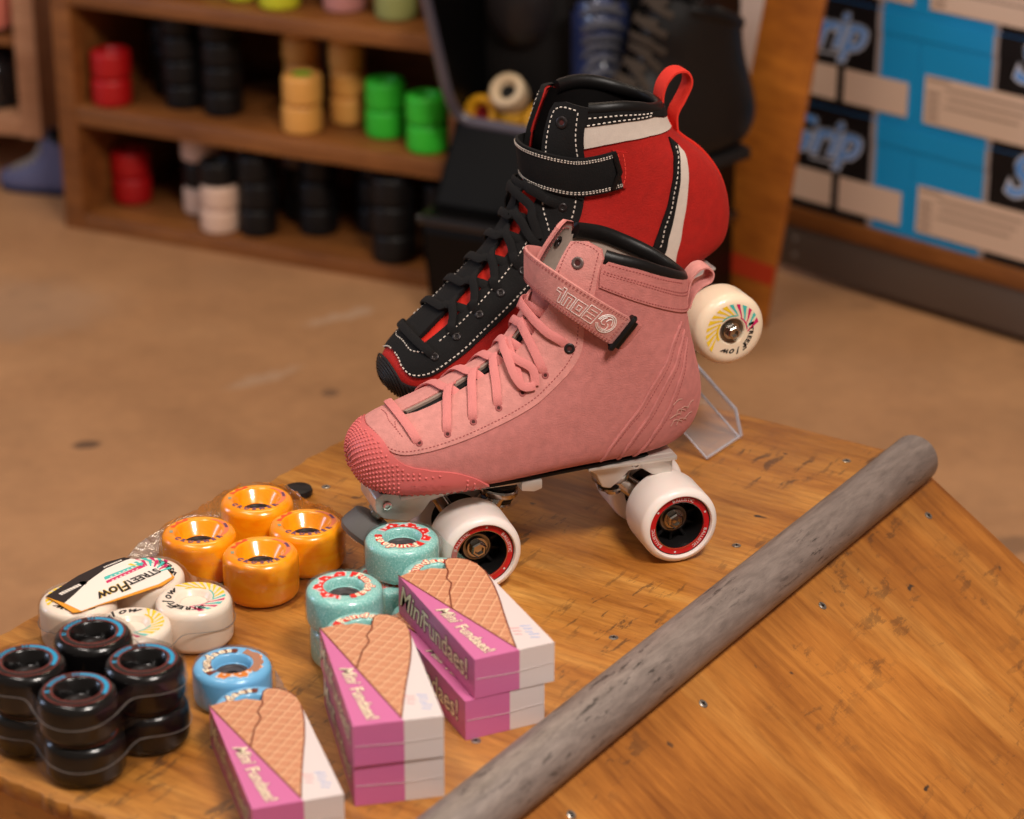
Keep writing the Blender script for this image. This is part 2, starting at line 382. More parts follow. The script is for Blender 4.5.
M_core = mat('wheel_core_black', (34, 28, 27), .5)
M_film = bpy.data.materials.new('clear_shrink_film'); M_film.use_nodes = True
def film_mat(m, fac_scale, col, crumple):
    g = NT(m); t = m.node_tree; out = t.nodes['Material Output']
    tr = g.n('ShaderNodeBsdfTransparent'); tr.inputs[0].default_value = (.97, .97, .97, 1)
    gl = g.n('ShaderNodeBsdfGlossy'); gl.inputs['Roughness'].default_value = .12; gl.inputs[0].default_value = (*col, 1)
    fr = g.n('ShaderNodeFresnel'); fr.inputs[0].default_value = 1.35
    mu = g.n('ShaderNodeMath', operation='MULTIPLY_ADD'); g.l(fr.outputs[0], mu.inputs[0]); mu.inputs[1].default_value = fac_scale; mu.inputs[2].default_value = .015
    v = mapping(g); nz = noise(g, v, 90, 4, .6, 1.2); bp = g.n('ShaderNodeBump'); bp.inputs['Strength'].default_value = crumple; bp.inputs['Distance'].default_value = .004
    g.l(nz, bp.inputs['Height']); g.l(bp.outputs['Normal'], gl.inputs['Normal'])
    ms = g.n('ShaderNodeMixShader'); g.l(mu.outputs[0], ms.inputs[0]); g.l(tr.outputs[0], ms.inputs[1]); g.l(gl.outputs[0], ms.inputs[2])
    g.l(ms.outputs[0], out.inputs['Surface']); t.nodes.remove(g.b)
film_mat(M_film, .35, (.9, .9, .9), .25)
M_film2 = bpy.data.materials.new('crumpled_cellophane'); M_film2.use_nodes = True; film_mat(M_film2, .6, (1, 1, 1), 1.0)
M_seam = mat('film_seam', (112, 104, 100), .3)
def hull_outline(cents, R, mixf=.45, n=96):
    """outline of film pulled round a cluster of wheels: between the hull and the union of their circles"""
    c0 = np.mean(cents, 0); out = []
    th = np.linspace(0, 2 * PI, n, endpoint=False)
    dirs = np.stack([np.cos(th), np.sin(th)], -1)
    hs = np.max((np.asarray(cents) - c0) @ dirs.T, 0) + R       # support function
    D = dirs @ dirs.T
    with np.errstate(divide='ignore'): rh = np.min(np.where(D > .05, hs[None] / np.maximum(D, .05), 9), 1)
    ru = np.zeros(n)
    for c in np.asarray(cents) - c0:
        b = dirs @ c; q = b * b - (c @ c - R * R); ok = q >= 0
        ru = np.where(ok, np.maximum(ru, b + np.sqrt(np.maximum(q, 0))), ru)
    ru = np.where(ru <= 0, rh * .8, ru)
    r = rh * (1 - mixf) + np.maximum(ru, rh * .7) * mixf
    for _ in range(3): r = np.maximum((np.roll(r, 1) + r + np.roll(r, -1)) / 3, ru + .0006)
    return c0 + dirs * r[:, None]
def film_shell(parent, outl, z0, z1, material=None, seam=True, topcap=True, crumple=0., seamz=.55):
    n = len(outl); c = outl.mean(0); m = MB(); rn = np.random.default_rng(5)
    lev = [(z0, .985), (z0 + (z1 - z0) * .12, 1.0), (z0 + (z1 - z0) * seamz, 1.006), (z1 - (z1 - z0) * .14, 1.0), (z1 - .0006, .975)]
    topcap = False
    if topcap: lev += [(z1 + .0005, .8), (z1 + .0005, .45), (z1 + .0004, .04)]
    V = []
    for z, s_ in lev:
        q = c + (outl - c) * s_
        if crumple: q = q + rn.normal(size=q.shape) * crumple
        V += [(x, y, z + (rn.normal() * crumple if crumple else 0)) for x, y in q]
    F = [(i * n + j, i * n + (j + 1) % n, (i + 1) * n + (j + 1) % n, (i + 1) * n + j) for i in range(len(lev) - 1) for j in range(n)]
    m.add(V, F, 0)
    if seam:
        q = c + (outl - c) * 1.008; P = np.column_stack([q, np.full(n, z0 + (z1 - z0) * seamz)])
        P[:, 2] -= .0035 * np.clip((np.linalg.norm(outl - c, axis=1) - np.linalg.norm(outl - c, axis=1).mean()) / .012, -.8, 1)
        m.sweep(P, np.tile([0, 0, 1.], (n, 1)), .00032, .00018, 1, True)
    return m.build('shrink_film', [material or M_film, M_seam], parent, ang=80)

# black four-packs, two high
M_blackpu = mat('black_urethane', (13, 11, 11), .25, coat=.45); M_red = mat('print_brick_red', (128, 46, 38), .45); M_tealp = mat('print_teal', (30, 142, 184), .45)
def black_wheel():
    m = MB(); R, w = .0258, .029; tire(m, R, w, .0105, .0158, .0065); z = w / 2 + .00012
    ring(m, .0205, .0213, z - .0001, 1, seg=72); ring(m, .0158, .0166, z, 1, seg=72)
    ring(m, .0171, .0200, z, 2, -.35, 1.62, 40); ring(m, .0171, .0200, z, 2, 1.68, 1.74, 4); ring(m, .0171, .0200, z, 2, 1.80, 1.86, 4)
    for a, b in ((2.12, 2.3), (2.34, 2.52), (2.56, 2.74), (2.78, 2.96), (3.25, 3.4)):
        ring(m, .0171, .0200, z, 2, a, b, 6); ring(m, .0180, .0191, z + .0001, 0, a + .05, b - .05, 4)
    o = m.build('wheel', [M_blackpu, M_red, M_tealp]); c = MB(); core(c, .0105, w); c.build('hub', M_core, o); return o
bw = black_wheel(); bw0 = True
BC = [(.0375, 0), (-.0375, 0), (0, .0375), (0, -.0375)]
for k, (z, lab, dx) in enumerate([(.0306, 'shrink-wrapped pack of four glossy black wheels with teal rings, on top of an identical pack', 0), (0, 'shrink-wrapped pack of four glossy black wheels lying on the plywood underneath another pack', .0012)]):
    r = empty('wheel_pack', (-.2742 + dx, 1.4372, z + .0002), .02 + .03 * k, lab, 'wheels', 'black wheel packs')
    for (x, y) in BC:
        if bw0: bw.parent = r; o = bw; bw0 = False
        else: o = copy_tree(bw, r)
        o.location = (x, y, .0147)
    film_shell(r, hull_outline(BC, .0262), .0004, .0297)

# orange bagged pack
def marbled(name, c1, c2, c3, rough=.25, coat=.6, sss=.0):
    m = bpy.data.materials.new(name); m.use_nodes = True; g = NT(m)
    v = mapping(g, (18, 18, 60)); c = ramp(g, noise(g, v, 1, 4, .6, 1.2), [(.3, c1), (.5, c2), (.72, c3)])
    g.l(c, g.b.inputs['Base Color']); g.b.inputs['Roughness'].default_value = rough; g.b.inputs['Coat Weight'].default_value = coat; g.b.inputs['Coat Roughness'].default_value = .07
    return m
M_orange = marbled('orange_urethane', (244, 132, 4), (252, 158, 12), (255, 182, 34))
M_purple = mat('print_purple', (104, 62, 92), .5); M_flame = mat('print_flame_red', (232, 78, 28), .45); M_salmon = mat('print_salmon', (226, 120, 78), .45); M_grey_g = mat('print_sage', (150, 150, 120), .5)
def orange_wheel():
    m = MB(); R, w = .0275, .035; tire(m, R, w, .0112, .0184, .0062, seat=.42); z = w / 2 + .00012
    for k, ch in enumerate('CRUSHER'):
        a = 3.95 + k * .29
        ringtext(m, ch, .0056, .0214, z, a, 1, .07, inward=True)
    ring(m, .0185, .0212, z, 2, 2.1, 2.95, 14, lambda t, k: (.0186, .0210 + .0012 * math.sin(k * 1.1)))
    ring(m, .0185, .0212, z, 3, -.55, 1.2, 20, lambda t, k: (.0187, .0200 + .0022 * math.sin(k * .16)))
    ring(m, .0195, .0215, z + .0001, 1, .2, .55, 6); ring(m, .0188, .0212, z + .0001, 4, 3.2, 3.4, 5)
    o = m.build('wheel', [M_orange, M_purple, M_flame, M_salmon, M_grey_g]); c = MB(); core(c, .0112, w, seat=.42); c.build('hub', M_core, o); return o
r = empty('wheel_pack', (-.188, 1.683, .0002), .0, 'clear bag of four bright orange skate wheels lying by the back edge of the ramp', 'wheels')
OC = [(.0365, .0055), (-.004, .0475), (.0068, -.0405), (-.0412, -.0075)]
ow = orange_wheel()
for k, (x, y) in enumerate(OC):
    o = ow if k == 0 else copy_tree(ow, r)
    o.parent = r; o.location = (x, y, .0178); o.rotation_euler = (0, 0, [.1, -.1, .05, 0][k])
fs = film_shell(r, hull_outline(OC, .0285, .25), .0006, .0362, M_film2, False, True, .0007)
mbf = MB()      # loose tails of the bag
for a0, L in ((2.55, .030), (1.05, .020)):
    P = []; 
    for i in range(6):
        for j in range(7):
            rr = .068 + L * i / 5; aa = a0 + (j - 3) * .11 * (1 + .25 * i)
            P.append((rr * math.cos(aa), rr * math.sin(aa), max(.0012, .004 + .011 * math.exp(-i * .6) + RNG.normal() * .0022)))
    mbf.add(P, [(i * 7 + j, i * 7 + j + 1, (i + 1) * 7 + j + 1, (i + 1) * 7 + j) for i in range(5) for j in range(6)])
mbf.build('bag_tail', M_film2, r, ang=30)

m = MB(); m.lathe([(0, .0065), (.0085, .0062), (.0108, .0052), (.0115, .0035), (.0112, .0006), (.0105, .0002), (0, .0002)], 32)
o = m.build('rubber_puck', mat('puck_black_rubber', (26, 23, 23), .4)); o.location = (-.168, 1.811, .0002)
tag(o, 'small black rubber disc at the back edge of the ramp behind the orange wheels', 'rubber disc')

# white pack with printed card
M_whitepu = mat('white_urethane', (236, 218, 200), .32, coat=.3, sss=.15); M_yel = mat('print_yellow', (238, 200, 44), .45); M_teal2 = mat('print_turquoise', (70, 190, 180), .45)
M_pinkp = mat('print_magenta', (206, 24, 96), .45); M_blackp = mat('print_black', (30, 26, 26), .5)
def flow_print(m, r0, r1, z, rot, mi, txt_r, txt_s, s=1.):
    """sunburst of curved strokes over half the lip, script lettering over the rest"""
    N = 14
    for k in range(N):
        a = rot + k * (PI * 1.18 / N); c = mi['y'] if k >= 6 else (mi['p'] if k % 2 == 0 else mi['t'])
        wd = .075 + .02 * (k % 3 == 0); n = 6; V = []
        for i in range(n + 1):
            t = i / n; rr = r0 + (r1 - r0) * t; aa = a - .42 * (1 - t) ** 1.5; ww = wd * (.45 + .55 * t)
            V += [(rr * math.cos(aa - ww), rr * math.sin(aa - ww), z), (rr * math.cos(aa + ww), rr * math.sin(aa + ww), z)]
        m.add(V, [(2 * i, 2 * i + 1, 2 * i + 3, 2 * i + 2) for i in range(n)], c)
    ring(m, r0 - .0008 * s, r0, z, mi['p'], rot - .3, rot + .7, 12); ring(m, r0 - .0004 * s, r0 + .0005 * s, z, mi['t'], rot + 1.0, rot + 2.0, 10); ring(m, r0 - .0008 * s, r0 + .0008 * s, z, mi['y'], rot + 2.2, rot + 3.3, 10)
    ringtext(m, 'STREET', txt_s * .8, txt_r, z, rot - .62, mi['k'], .05)
    ringtext(m, 'Flow', txt_s * 1.2, txt_r, z, rot - 1.75, mi['k'], .03, .5)
    ring(m, txt_r - .0002, txt_r + txt_s * .7, z, mi['k'], rot - .08, rot + .02, 3)
FM = dict(y=1, t=2, p=3, k=4)
def flow_wheel():
    m = MB(); R, w = .0268, .033; tire(m, R, w, .0095, .0128, .0058, seat=.75); flow_print(m, .0140, .0222, w / 2 + .00012, 0, FM, .0152, .0078)
    o = m.build('wheel', [M_whitepu, M_yel, M_teal2, M_pinkp, M_blackp]); c = MB(); c.lathe([(0, .0118), (.0030, .0118), (.0040, .0122), (.0094, .0122), (.0094, -.0122), (0, -.0122)], 32); c.build('hub', M_whitepu, o); return o
r = empty('wheel_pack', (-.2594, 1.5745, .0002), .0, 'pack of four cream-white wheels with a printed card on top, behind the stacked black packs', 'wheels')
WC = [(.0378, 0), (-.0425, -.001), (0, .0378), (0, -.0378)]
fw = flow_wheel()
for k, (x, y) in enumerate(WC):
    o = fw if k == 0 else copy_tree(fw, r)
    o.parent = r; o.location = (x, y, .0167); o.rotation_euler = (0, 0, [-1.2, .2, 1.0, 4.0][k])
film_shell(r, hull_outline(WC, .0272), .0004, .0336)
card = MB(); zc = .0342
WHT = [(-.0498, -.0123), (-.0451, -.0003), (-.0381, .0207), (-.0287, .0399), (-.017, .0524), (-.0131, .0556), (-.004, .0513), (.007, .0466), (.0154, .0376), (.0196, .0276), (.0119, .0162), (-.002, .0051), (-.0176, -.0079), (-.0256, -.0145), (-.0363, -.0241)]
BLK = [(-.0498, -.0123), (-.0642, -.0027), (-.0468, .0285), (-.0301, .0493), (-.0184, .0572), (-.0131, .0556), (-.017, .0524), (-.0287, .0399), (-.0381, .0207), (-.0451, -.0003)]
card.prism([(-.0642, -.0027), (-.0468, .0285), (-.0301, .0493), (-.0184, .0572), (-.0131, .0556), (-.004, .0513), (.007, .0466), (.0154, .0376), (.0215, .0270), (.0150, .0150), (.0000, .0030), (-.0160, -.0090), (-.0256, -.0150), (-.0363, -.0245), (-.0420, -.0260), (-.0555, -.0110)], zc, zc + .0005, 0, 0)
card.prism(WHT, zc + .0005, zc + .0007, 0, 1); card.prism(BLK[::-1], zc + .0005, zc + .0008, 0, 2)
def cardtext(t, size, p, q, mi, bold=.01, shear=0., dz=.001):   # p start, q end: the card lies upside down for the viewer
    p, q = np.array(p), np.array(q); d = (q - p) / np.linalg.norm(q - p); up = np.array([-d[1], d[0]]); L = np.linalg.norm(q - p); v, f = glyphs(t, bold, shear); k = L / (v[:, 0].max() * size)
    card.text(t, size, lambda x, y: (*(p + d * x * k + up * y), zc + dz), mi, bold, shear, 0.)
cardtext('STREET', .0105, (.0065, .0395), (-.0130, .0190), 2, .03); cardtext('Flow', .0170, (-.0120, .0205), (-.0325, -.0010), 3, .035, .45, .0009); cardtext('Flow', .0170, (-.0120, .0200), (-.0325, -.0015), 2, .02, .45)
card.prism([(-.0281, .0263), (-.0038, .0501), (-.0021, .0477), (-.0268, .0222)][::-1], zc + .0007, zc + .0009, 0, 4)
card.prism([(-.0258, .0202), (-.0027, .0469), (-.0011, .0430), (-.0247, .0169)][::-1], zc + .0007, zc + .0009, 0, 5)
for k in range(7):
    t = .12 + k * .11; c1 = np.array((-.0268, .0240)) + np.array((.0235, .0245)) * t; card.prism([c1, c1 + (.0012, .0013), c1 + (.0018, .0005), c1 + (.0006, -.0008)], zc + .0008, zc + .00105, 0, 1)
    c1 = np.array((-.0248, .0182)) + np.array((.0225, .0255)) * t; card.prism([c1, c1 + (.0012, .0013), c1 + (.0018, .0005), c1 + (.0006, -.0008)], zc + .0008, zc + .00105, 0, 1)
for k in range(8):     # maker's line on the black strip
    t = k / 8; c1 = np.array((-.0560, .0010)) + np.array((.0120, .0150)) * t; card.prism([c1, c1 + (.0011, .0014), c1 + (.0036, -.0006), c1 + (.0025, -.0020)], zc + .0007, zc + .00105, 0, 1)
card.lathe([(.0012, zc + .0011), (.0027, zc + .0011)], 16, 1, Matrix.Translation((-.0415, .0170, 0)))
for k in range(9):
    t = k / 9; c1 = np.array((-.0310, .0415)) + np.array((.0115, .0120)) * t; card.prism([c1, c1 + (.0008, .0009), c1 + (.0018, .0000), c1 + (.0010, -.0009)], zc + .0007, zc + .00105, 0, 1)
for k in range(8):     # sunburst on the far corner of the card
    a = 2.35 - k * .27; c1 = np.array((-.0005, .0330)); q1 = lambda r_, da: c1 + r_ * np.array((math.cos(a + da), math.sin(a + da)))
    R1 = min(.0205, .0185 + .0006 * k) * (1.0 if k < 6 else .95)
    card.prism([q1(.0110, -.30), q1(R1, -.10), q1(R1, .03), q1(.0110, -.20)][::1], zc + .0007, zc + .00098, 0, 3 if k < 1 else (4 if k % 2 else 5))
M_kraft = mat('card_orange', (226, 150, 40), .5); M_cardw = mat('card_white', (240, 228, 216), .4)
card.build('printed_card', [M_kraft, M_cardw, mat('card_black', (40, 32, 32), .45), M_yel, M_teal2, M_pinkp], r, smooth=False)

# ------------------------------------------------------------------ cone cartons with their wheels
M_cpink = mat('carton_pink', (204, 108, 158), .35, coat=.25); M_cwhite = mat('carton_white', (218, 205, 202), .35, coat=.25)
M_brown = mat('print_brown', (112, 50, 30), .5); M_cream = mat('print_cream', (250, 232, 200), .45); M_choc = mat('print_shadow_brown', (120, 84, 66), .5)
M_bluet = mat('print_pale_blue', (160, 176, 214), .5); M_pinkt = mat('print_pale_red', (232, 160, 160), .5); M_redp = mat('print_red', (222, 40, 34), .4)
def waffle():
    m = bpy.data.materials.new('waffle_print'); m.use_nodes = True; g = NT(m)
    tc = g.n('ShaderNodeTexCoord'); sx = g.n('ShaderNodeSeparateXYZ'); g.l(tc.outputs['Object'], sx.inputs[0])
    def stripes(kx, ky, th):
        a = g.n('ShaderNodeMath', operation='MULTIPLY'); g.l(sx.outputs['X'], a.inputs[0]); a.inputs[1].default_value = kx
        b = g.n('ShaderNodeMath', operation='MULTIPLY_ADD'); g.l(sx.outputs['Y'], b.inputs[0]); b.inputs[1].default_value = ky; g.l(a.outputs[0], b.inputs[2])
        f = g.n('ShaderNodeMath', operation='FRACT'); g.l(b.outputs[0], f.inputs[0])
        c = g.n('ShaderNodeMath', operation='LESS_THAN'); g.l(f.outputs[0], c.inputs[0]); c.inputs[1].default_value = th; return c.outputs[0]
    s1, s2 = stripes(60, 105, .13), stripes(-98, 80, .13)
    sh = stripes(-98, 80, .30)
    mx = g.n('ShaderNodeMath', operation='MAXIMUM'); g.l(s1, mx.inputs[0]); g.l(s2, mx.inputs[1])
    c = mixc(g, sh, (*lin((200, 136, 100)), 1), (*lin((184, 119, 84)), 1))
    c = mixc(g, mx.outputs[0], c, (*lin((220, 170, 132)), 1)); g.l(c, g.b.inputs['Base Color']); g.b.inputs['Roughness'].default_value = .35; g.b.inputs['Coat Weight'].default_value = .25
    return m
M_waffle = waffle()
CW, CH, CL = .0568, .0290, .130
def fundae_wheel(tint, swirl, rot):
    m = MB(); R, w = .0263, .0274; tire(m, R, w, .0112, .0142, .0052, seat=.52); z = w / 2 + .00012
    ring(m, 0, 0, z, 2, rot + 1.5, rot + 4.6, 60, lambda t, k: (.0143, .0203 + .0016 * math.sin(k * .42) + .0007 * math.sin(k * 1.3)))
    ring(m, 0, 0, z + .00008, 1, rot + 1.55, rot + 4.5, 60, lambda t, k: (.0145, .0194 + .0018 * math.sin(k * .42) + .0006 * math.sin(k * 1.3)))
    for k in range(9):
        a = rot + 1.7 + k * .32; ring(m, .0158, .0172 + .0014 * (k % 2), z + .00014, 2, a, a + .13, 4)
    ringtext(m, 'Fundaes', .0090, .0146, z + .00018, rot, 4, .075); ringtext(m, 'Fundaes', .0090, .0146, z + .00026, rot, 3, .02)
    if swirl is not M_redp:
        ring(m, 0, 0, z + .00016, 5, rot + 2.9, rot + 4.7, 40, lambda t, k: (.0144, .0204 + .0008 * math.sin(k * .5)))
    o = m.build('wheel', [tint, swirl, M_cwhite, M_cream, M_redp if swirl is M_redp else M_brown, mat('print_cocoa', (170, 118, 92), .5)])
    c = MB(); core(c, .0112, w, seat=.52); c.build('hub', mat('wheel_core_grey', (66, 58, 60), .55), o); return o
def glitter(name, c1, c2):
    m = bpy.data.materials.new(name); m.use_nodes = True; g = NT(m)
    v = mapping(g); f = noise(g, v, 900, 2, .6); c = ramp(g, f, [(.35, c1), (.6, c2), (.74, (228, 240, 236))])
    g.l(c, g.b.inputs['Base Color']); g.b.inputs['Roughness'].default_value = .3; g.b.inputs['Coat Weight'].default_value = .5; return m
M_aqua = glitter('aqua_glitter_urethane', (118, 186, 178), (152, 208, 202)); M_sky = mat('blue_urethane', (112, 178, 222), .3, coat=.4)
M_swirl_o = mat('print_caramel', (214, 122, 36), .45)
def carton(r):
    m = MB(); c0 = (CW / 2, .1255); Ra = .0267
    arc = lambda a0, a1, n: [(c0[0] + Ra * math.cos(a), c0[1] + Ra * math.sin(a)) for a in np.linspace(a0, a1, n)]
    xs = .56 * CW; aS = -math.acos((xs - c0[0]) / Ra)
    m.prism([(0, 0), (xs, 0), (xs, c0[1] + Ra * math.sin(aS))] + arc(aS, -PI, 14)[1:] + [(.0003, CL), (0, CL)], 0, CH - .0004, 0, 0)
    m.prism([(xs, 0), (CW, 0), (CW, .104), (CW - .0008, .104)] + arc(-.72, aS, 8)[0:], 0, CH - .0004, 0, 1)
    zt = CH - .0004; tip = (.545 * CW, .0035)
    rc_ = [(.545 * CW, .0035), (.64 * CW, .025), (.76 * CW, .05), (.88 * CW, .074), (.965 * CW, .096), (1.0 * CW, .112)]
    rc_ = [tuple(p) for p in catmull(rc_, 16)]
    bk = [(.985 * CW, .124), (.93 * CW, .132), (.83 * CW, .1375), (.72 * CW, .1395), (.66 * CW, .137), (.61 * CW, .1275)]
    bk2 = [(.60 * CW, .1255), (.53 * CW, .1275), (.43 * CW, .1310), (.33 * CW, .1300), (.22 * CW, .1320), (.10 * CW, .1300), (0, CL - .002)]
    cone = rc_ + bk + bk2
    m.prism([(0, 0), (xs, 0), tip, (0, CL)], zt, zt + .0003, 0, 0)
    m.prism([(xs, 0), (CW, 0), (CW, .106)] + rc_[::-1][1:], zt, zt + .0003, 0, 1)
    m.prism(cone, zt, zt + .0005, 0, 2)
    ln = lambda P, w: m.sweep(np.column_stack([np.array(P), np.full(len(P), zt + .0005)]), np.tile([0, 0, 1.], (len(P), 1)), w, .00014, 3)
    ln(polyres([tip, (0, CL)], .006, False), .0005); ln(rc_, .0005); ln(bk, .0004)
    crack = catmull([(.605 * CW, .1265), (.585 * CW, .121), (.50 * CW, .112), (.50 * CW, .104), (.40 * CW, .094), (.36 * CW, .088), (.255 * CW, .0715)], 24); ln(crack, .0006)
    # lettering: top face, along the cone's left side; and the long left side
    d = np.array([.10, -1.]); d /= np.linalg.norm(d); up = np.array([-d[1], d[0]]); p0 = np.array([.115 * CW, .0385])
    for mi, b, z in ((4, .035, .00045), (5, .008, .00055)):
        m.text('Mini', .0125, lambda x, y: (*(p0 + d * (x - .0235) + up * (y + .0006)), zt + z), mi, b, .35)
        m.text('Fundaes!', .0118, lambda x, y: (*(p0 + d * (x + .0130) + up * y), zt + z), mi, b * 1.2)
        m.text('Mini', .0235, lambda x, y: (-.0001 - z * .4, .068 - (x - .038), .0085 + y), mi, b, .35)
        m.text('Fundaes!', .0215, lambda x, y: (-.0001 - z * .4, .068 - (x + .0195), .0085 + y), mi, b)
    for k in range(5):
        for c, xo in ((6, .80), (7, .66)):
            y0 = .030 - k * .0042; x0 = (xo + .012 * (k % 2)) * CW
            if c == 7 and k > 2: continue
            m.prism([(x0, y0), (x0 + .0065 - .001 * (k % 3), y0 - .0022), (x0 + .0065 - .001 * (k % 3), y0 - .0034), (x0, y0 - .0012)], zt + .0003, zt + .00045, 0, c)
    m.sweep([(.001, -.0003, CH * .5), (CW * .5, -.0004, CH * .46), (CW - .001, -.0003, CH * .5)], [(0, -1, 0)] * 3, .00016, .00012, 1)
    return m.build('carton', [M_cpink, M_cwhite, M_waffle, M_brown, M_choc, M_cream, M_bluet, M_pinkt], r, smooth=False)
def cone_pack(loc, yaw, tint, swirl, rots, label, src=None, outer=.1805):
    r = empty('cone_wheel_pack', loc, math.radians(yaw), label, 'wheel box', 'cone printed wheel boxes')
    if src is None: carton(r)
    else: c = src.copy(); COL.objects.link(c); c.parent = r
    for k, (y, ro) in enumerate(((.1255, rots[0]), (outer, rots[1]))):
        w = fundae_wheel(tint, swirl, ro - math.radians(yaw)); w.parent = r; w.location = (CW / 2 if k == 0 else .0262, y, .0139)
    ol = hull_outline([(.0262, outer), (CW / 2, .1245)], .0268, .3)
    film_shell(r, ol, .0004, .0278, seam=False, topcap=False)
    return r
r0 = cone_pack((-.0240, 1.4395, .0296), 24.5, M_aqua, M_redp, (2.2, -1.95), 'pink cone-printed box with aqua wheel, upper one before the pink skate front wheel', outer=.188)
ct = [c for c in r0.children if c.name.startswith('carton')][0]
cone_pack((-.0302, 1.4370, .0002), 25, M_aqua, M_redp, (2.2, 1.2), 'pink cone-printed box with aqua wheel, lower and slightly turned, nearest the steel pipe', ct, .188)
cone_pack((-.0975, 1.3560, .0296), 13, M_aqua, M_redp, (1.6, .05), 'pink cone-printed box with aqua wheel, upper of the middle stack', ct, .188)
cone_pack((-.0978, 1.3577, .0002), 12.3, M_aqua, M_redp, (2.4, 1.2), 'pink cone-printed box with aqua wheel, lower of the middle stack', ct, .188)
cone_pack((-.1561, 1.3085, .0002), 17.7, M_sky, M_swirl_o, (2.8, 2.75), 'single pink cone-printed box with a sky blue wheel beside the black wheel packs', ct, .1825)
# ------------------------------------------------------------------ skates
PINK=np.array([ # Tx Tz Bx Bz w  m  eb  et
[.1695,.0985,.1690,.0945,.003,.5,.8,.9],
[.1680,.1065,.1660,.0860,.013,.48,.7,.9],
[.1635,.1135,.1610,.0805,.0225,.45,.6,.9],
[.1560,.1195,.1530,.0780,.0305,.42,.5,.9],
[.1440,.1250,.1420,.0765,.0370,.40,.45,.9],
[.1280,.1295,.1270,.0760,.0420,.40,.42,.92],
[.1060,.1375,.1070,.0760,.0455,.38,.4,.97],
[.0860,.1475,.0850,.0760,.0465,.36,.4,1.02],
[.0670,.1580,.0580,.0760,.0445,.36,.4,1.05],
[.0530,.1690,.0280,.0760,.0410,.38,.42,1.05],
[.0440,.1805,.0000,.0760,.0385,.40,.45,1.0],
[.0380,.1910,-.0300,.0760,.0375,.42,.5,1.0],
[.0345,.1990,-.0550,.0763,.0375,.45,.6,.98],
[.0330,.2045,-.0770,.0795,.0375,.48,.75,.96],
[.0325,.2085,-.0920,.0900,.0375,.5,.85,.95],
[.0320,.2120,-.0990,.1070,.0378,.5,.9,.95],
[.0315,.2150,-.0990,.1260,.0380,.5,.92,.95],
[.0305,.2190,-.0940,.1480,.0382,.5,.92,.95],
[.0285,.2240,-.0890,.1680,.0384,.5,.92,.95],
[.0240,.2310,-.0860,.1870,.0386,.5,.92,.95],
[.0180,.2390,-.0850,.2060,.0388,.5,.92,.95],
[.0100,.2490,-.0855,.2220,.0390,.5,.92,.95],
[.0020,.2590,-.0865,.2380,.0392,.5,.92,.95],
])
class Boot:
    def __init__(s,T): s.T=np.asarray(T,float); s.n=len(s.T)
    def par(s,u):
        u=np.clip(np.asarray(u,float),0,s.n-1); i=np.clip(np.floor(u).astype(int),0,s.n-2); t=(u-i)[...,None]
        g=lambda k: s.T[np.clip(k,0,s.n-1)]
        a,b,c,d=g(i-1),g(i),g(i+1),g(i+2)
        return .5*(2*b+(c-a)*t+(2*a-5*b+4*c-d)*t*t+(3*b-3*c+d-a)*t**3)
    def S(s,u,ph):
        u,ph=np.broadcast_arrays(np.asarray(u,float),np.asarray(ph,float))
        p=s.par(u); Tx,Tz,Bx,Bz,w,m,eb,et=[p[...,k] for k in range(8)]
        tb=np.clip((np.abs(ph)-np.pi/2)/(np.pi/2),0,2); tb=np.where(tb>1,2-tb,tb)
        pe=np.where(tb>0,np.sign(np.sin(ph)+1e-15)*(np.pi/2+np.pi/2*tb**(1/np.clip(eb,.2,1))),ph)
        sn=np.sin(pe);cs=np.cos(pe);top=tb<=0
        e=np.where(top,et,eb); asn=np.abs(sn)+1e-9; acs=np.abs(cs)+1e-9
        y=np.maximum(w,0)*np.sign(sn)*asn**e
        v=np.where(top,m+(1-m)*acs**e,m-m*acs**e)
        return np.stack([Bx+(Tx-Bx)*v,y,Bz+(Tz-Bz)*v],-1)
    def N(s,u,ph):
        h=.03;k=.015
        a=s.S(np.minimum(np.asarray(u)+h,s.n-1),ph)-s.S(np.maximum(np.asarray(u)-h,0),ph); b=s.S(u,np.asarray(ph)+k)-s.S(u,np.asarray(ph)-k)
        n=np.cross(a,b); n/=np.linalg.norm(n,axis=-1,keepdims=True)+1e-12
        c=s.par(u); ctr=np.stack([(c[...,0]+c[...,2])/2,0*c[...,0],(c[...,1]+c[...,3])/2],-1)
        sg=np.sign(((s.S(u,ph)-ctr)*n).sum(-1)); return n*np.where(sg==0,1,sg)[...,None]
    def P(s,u,ph,off=0.): return s.S(u,ph)+s.N(u,ph)*np.asarray(off)[...,None]
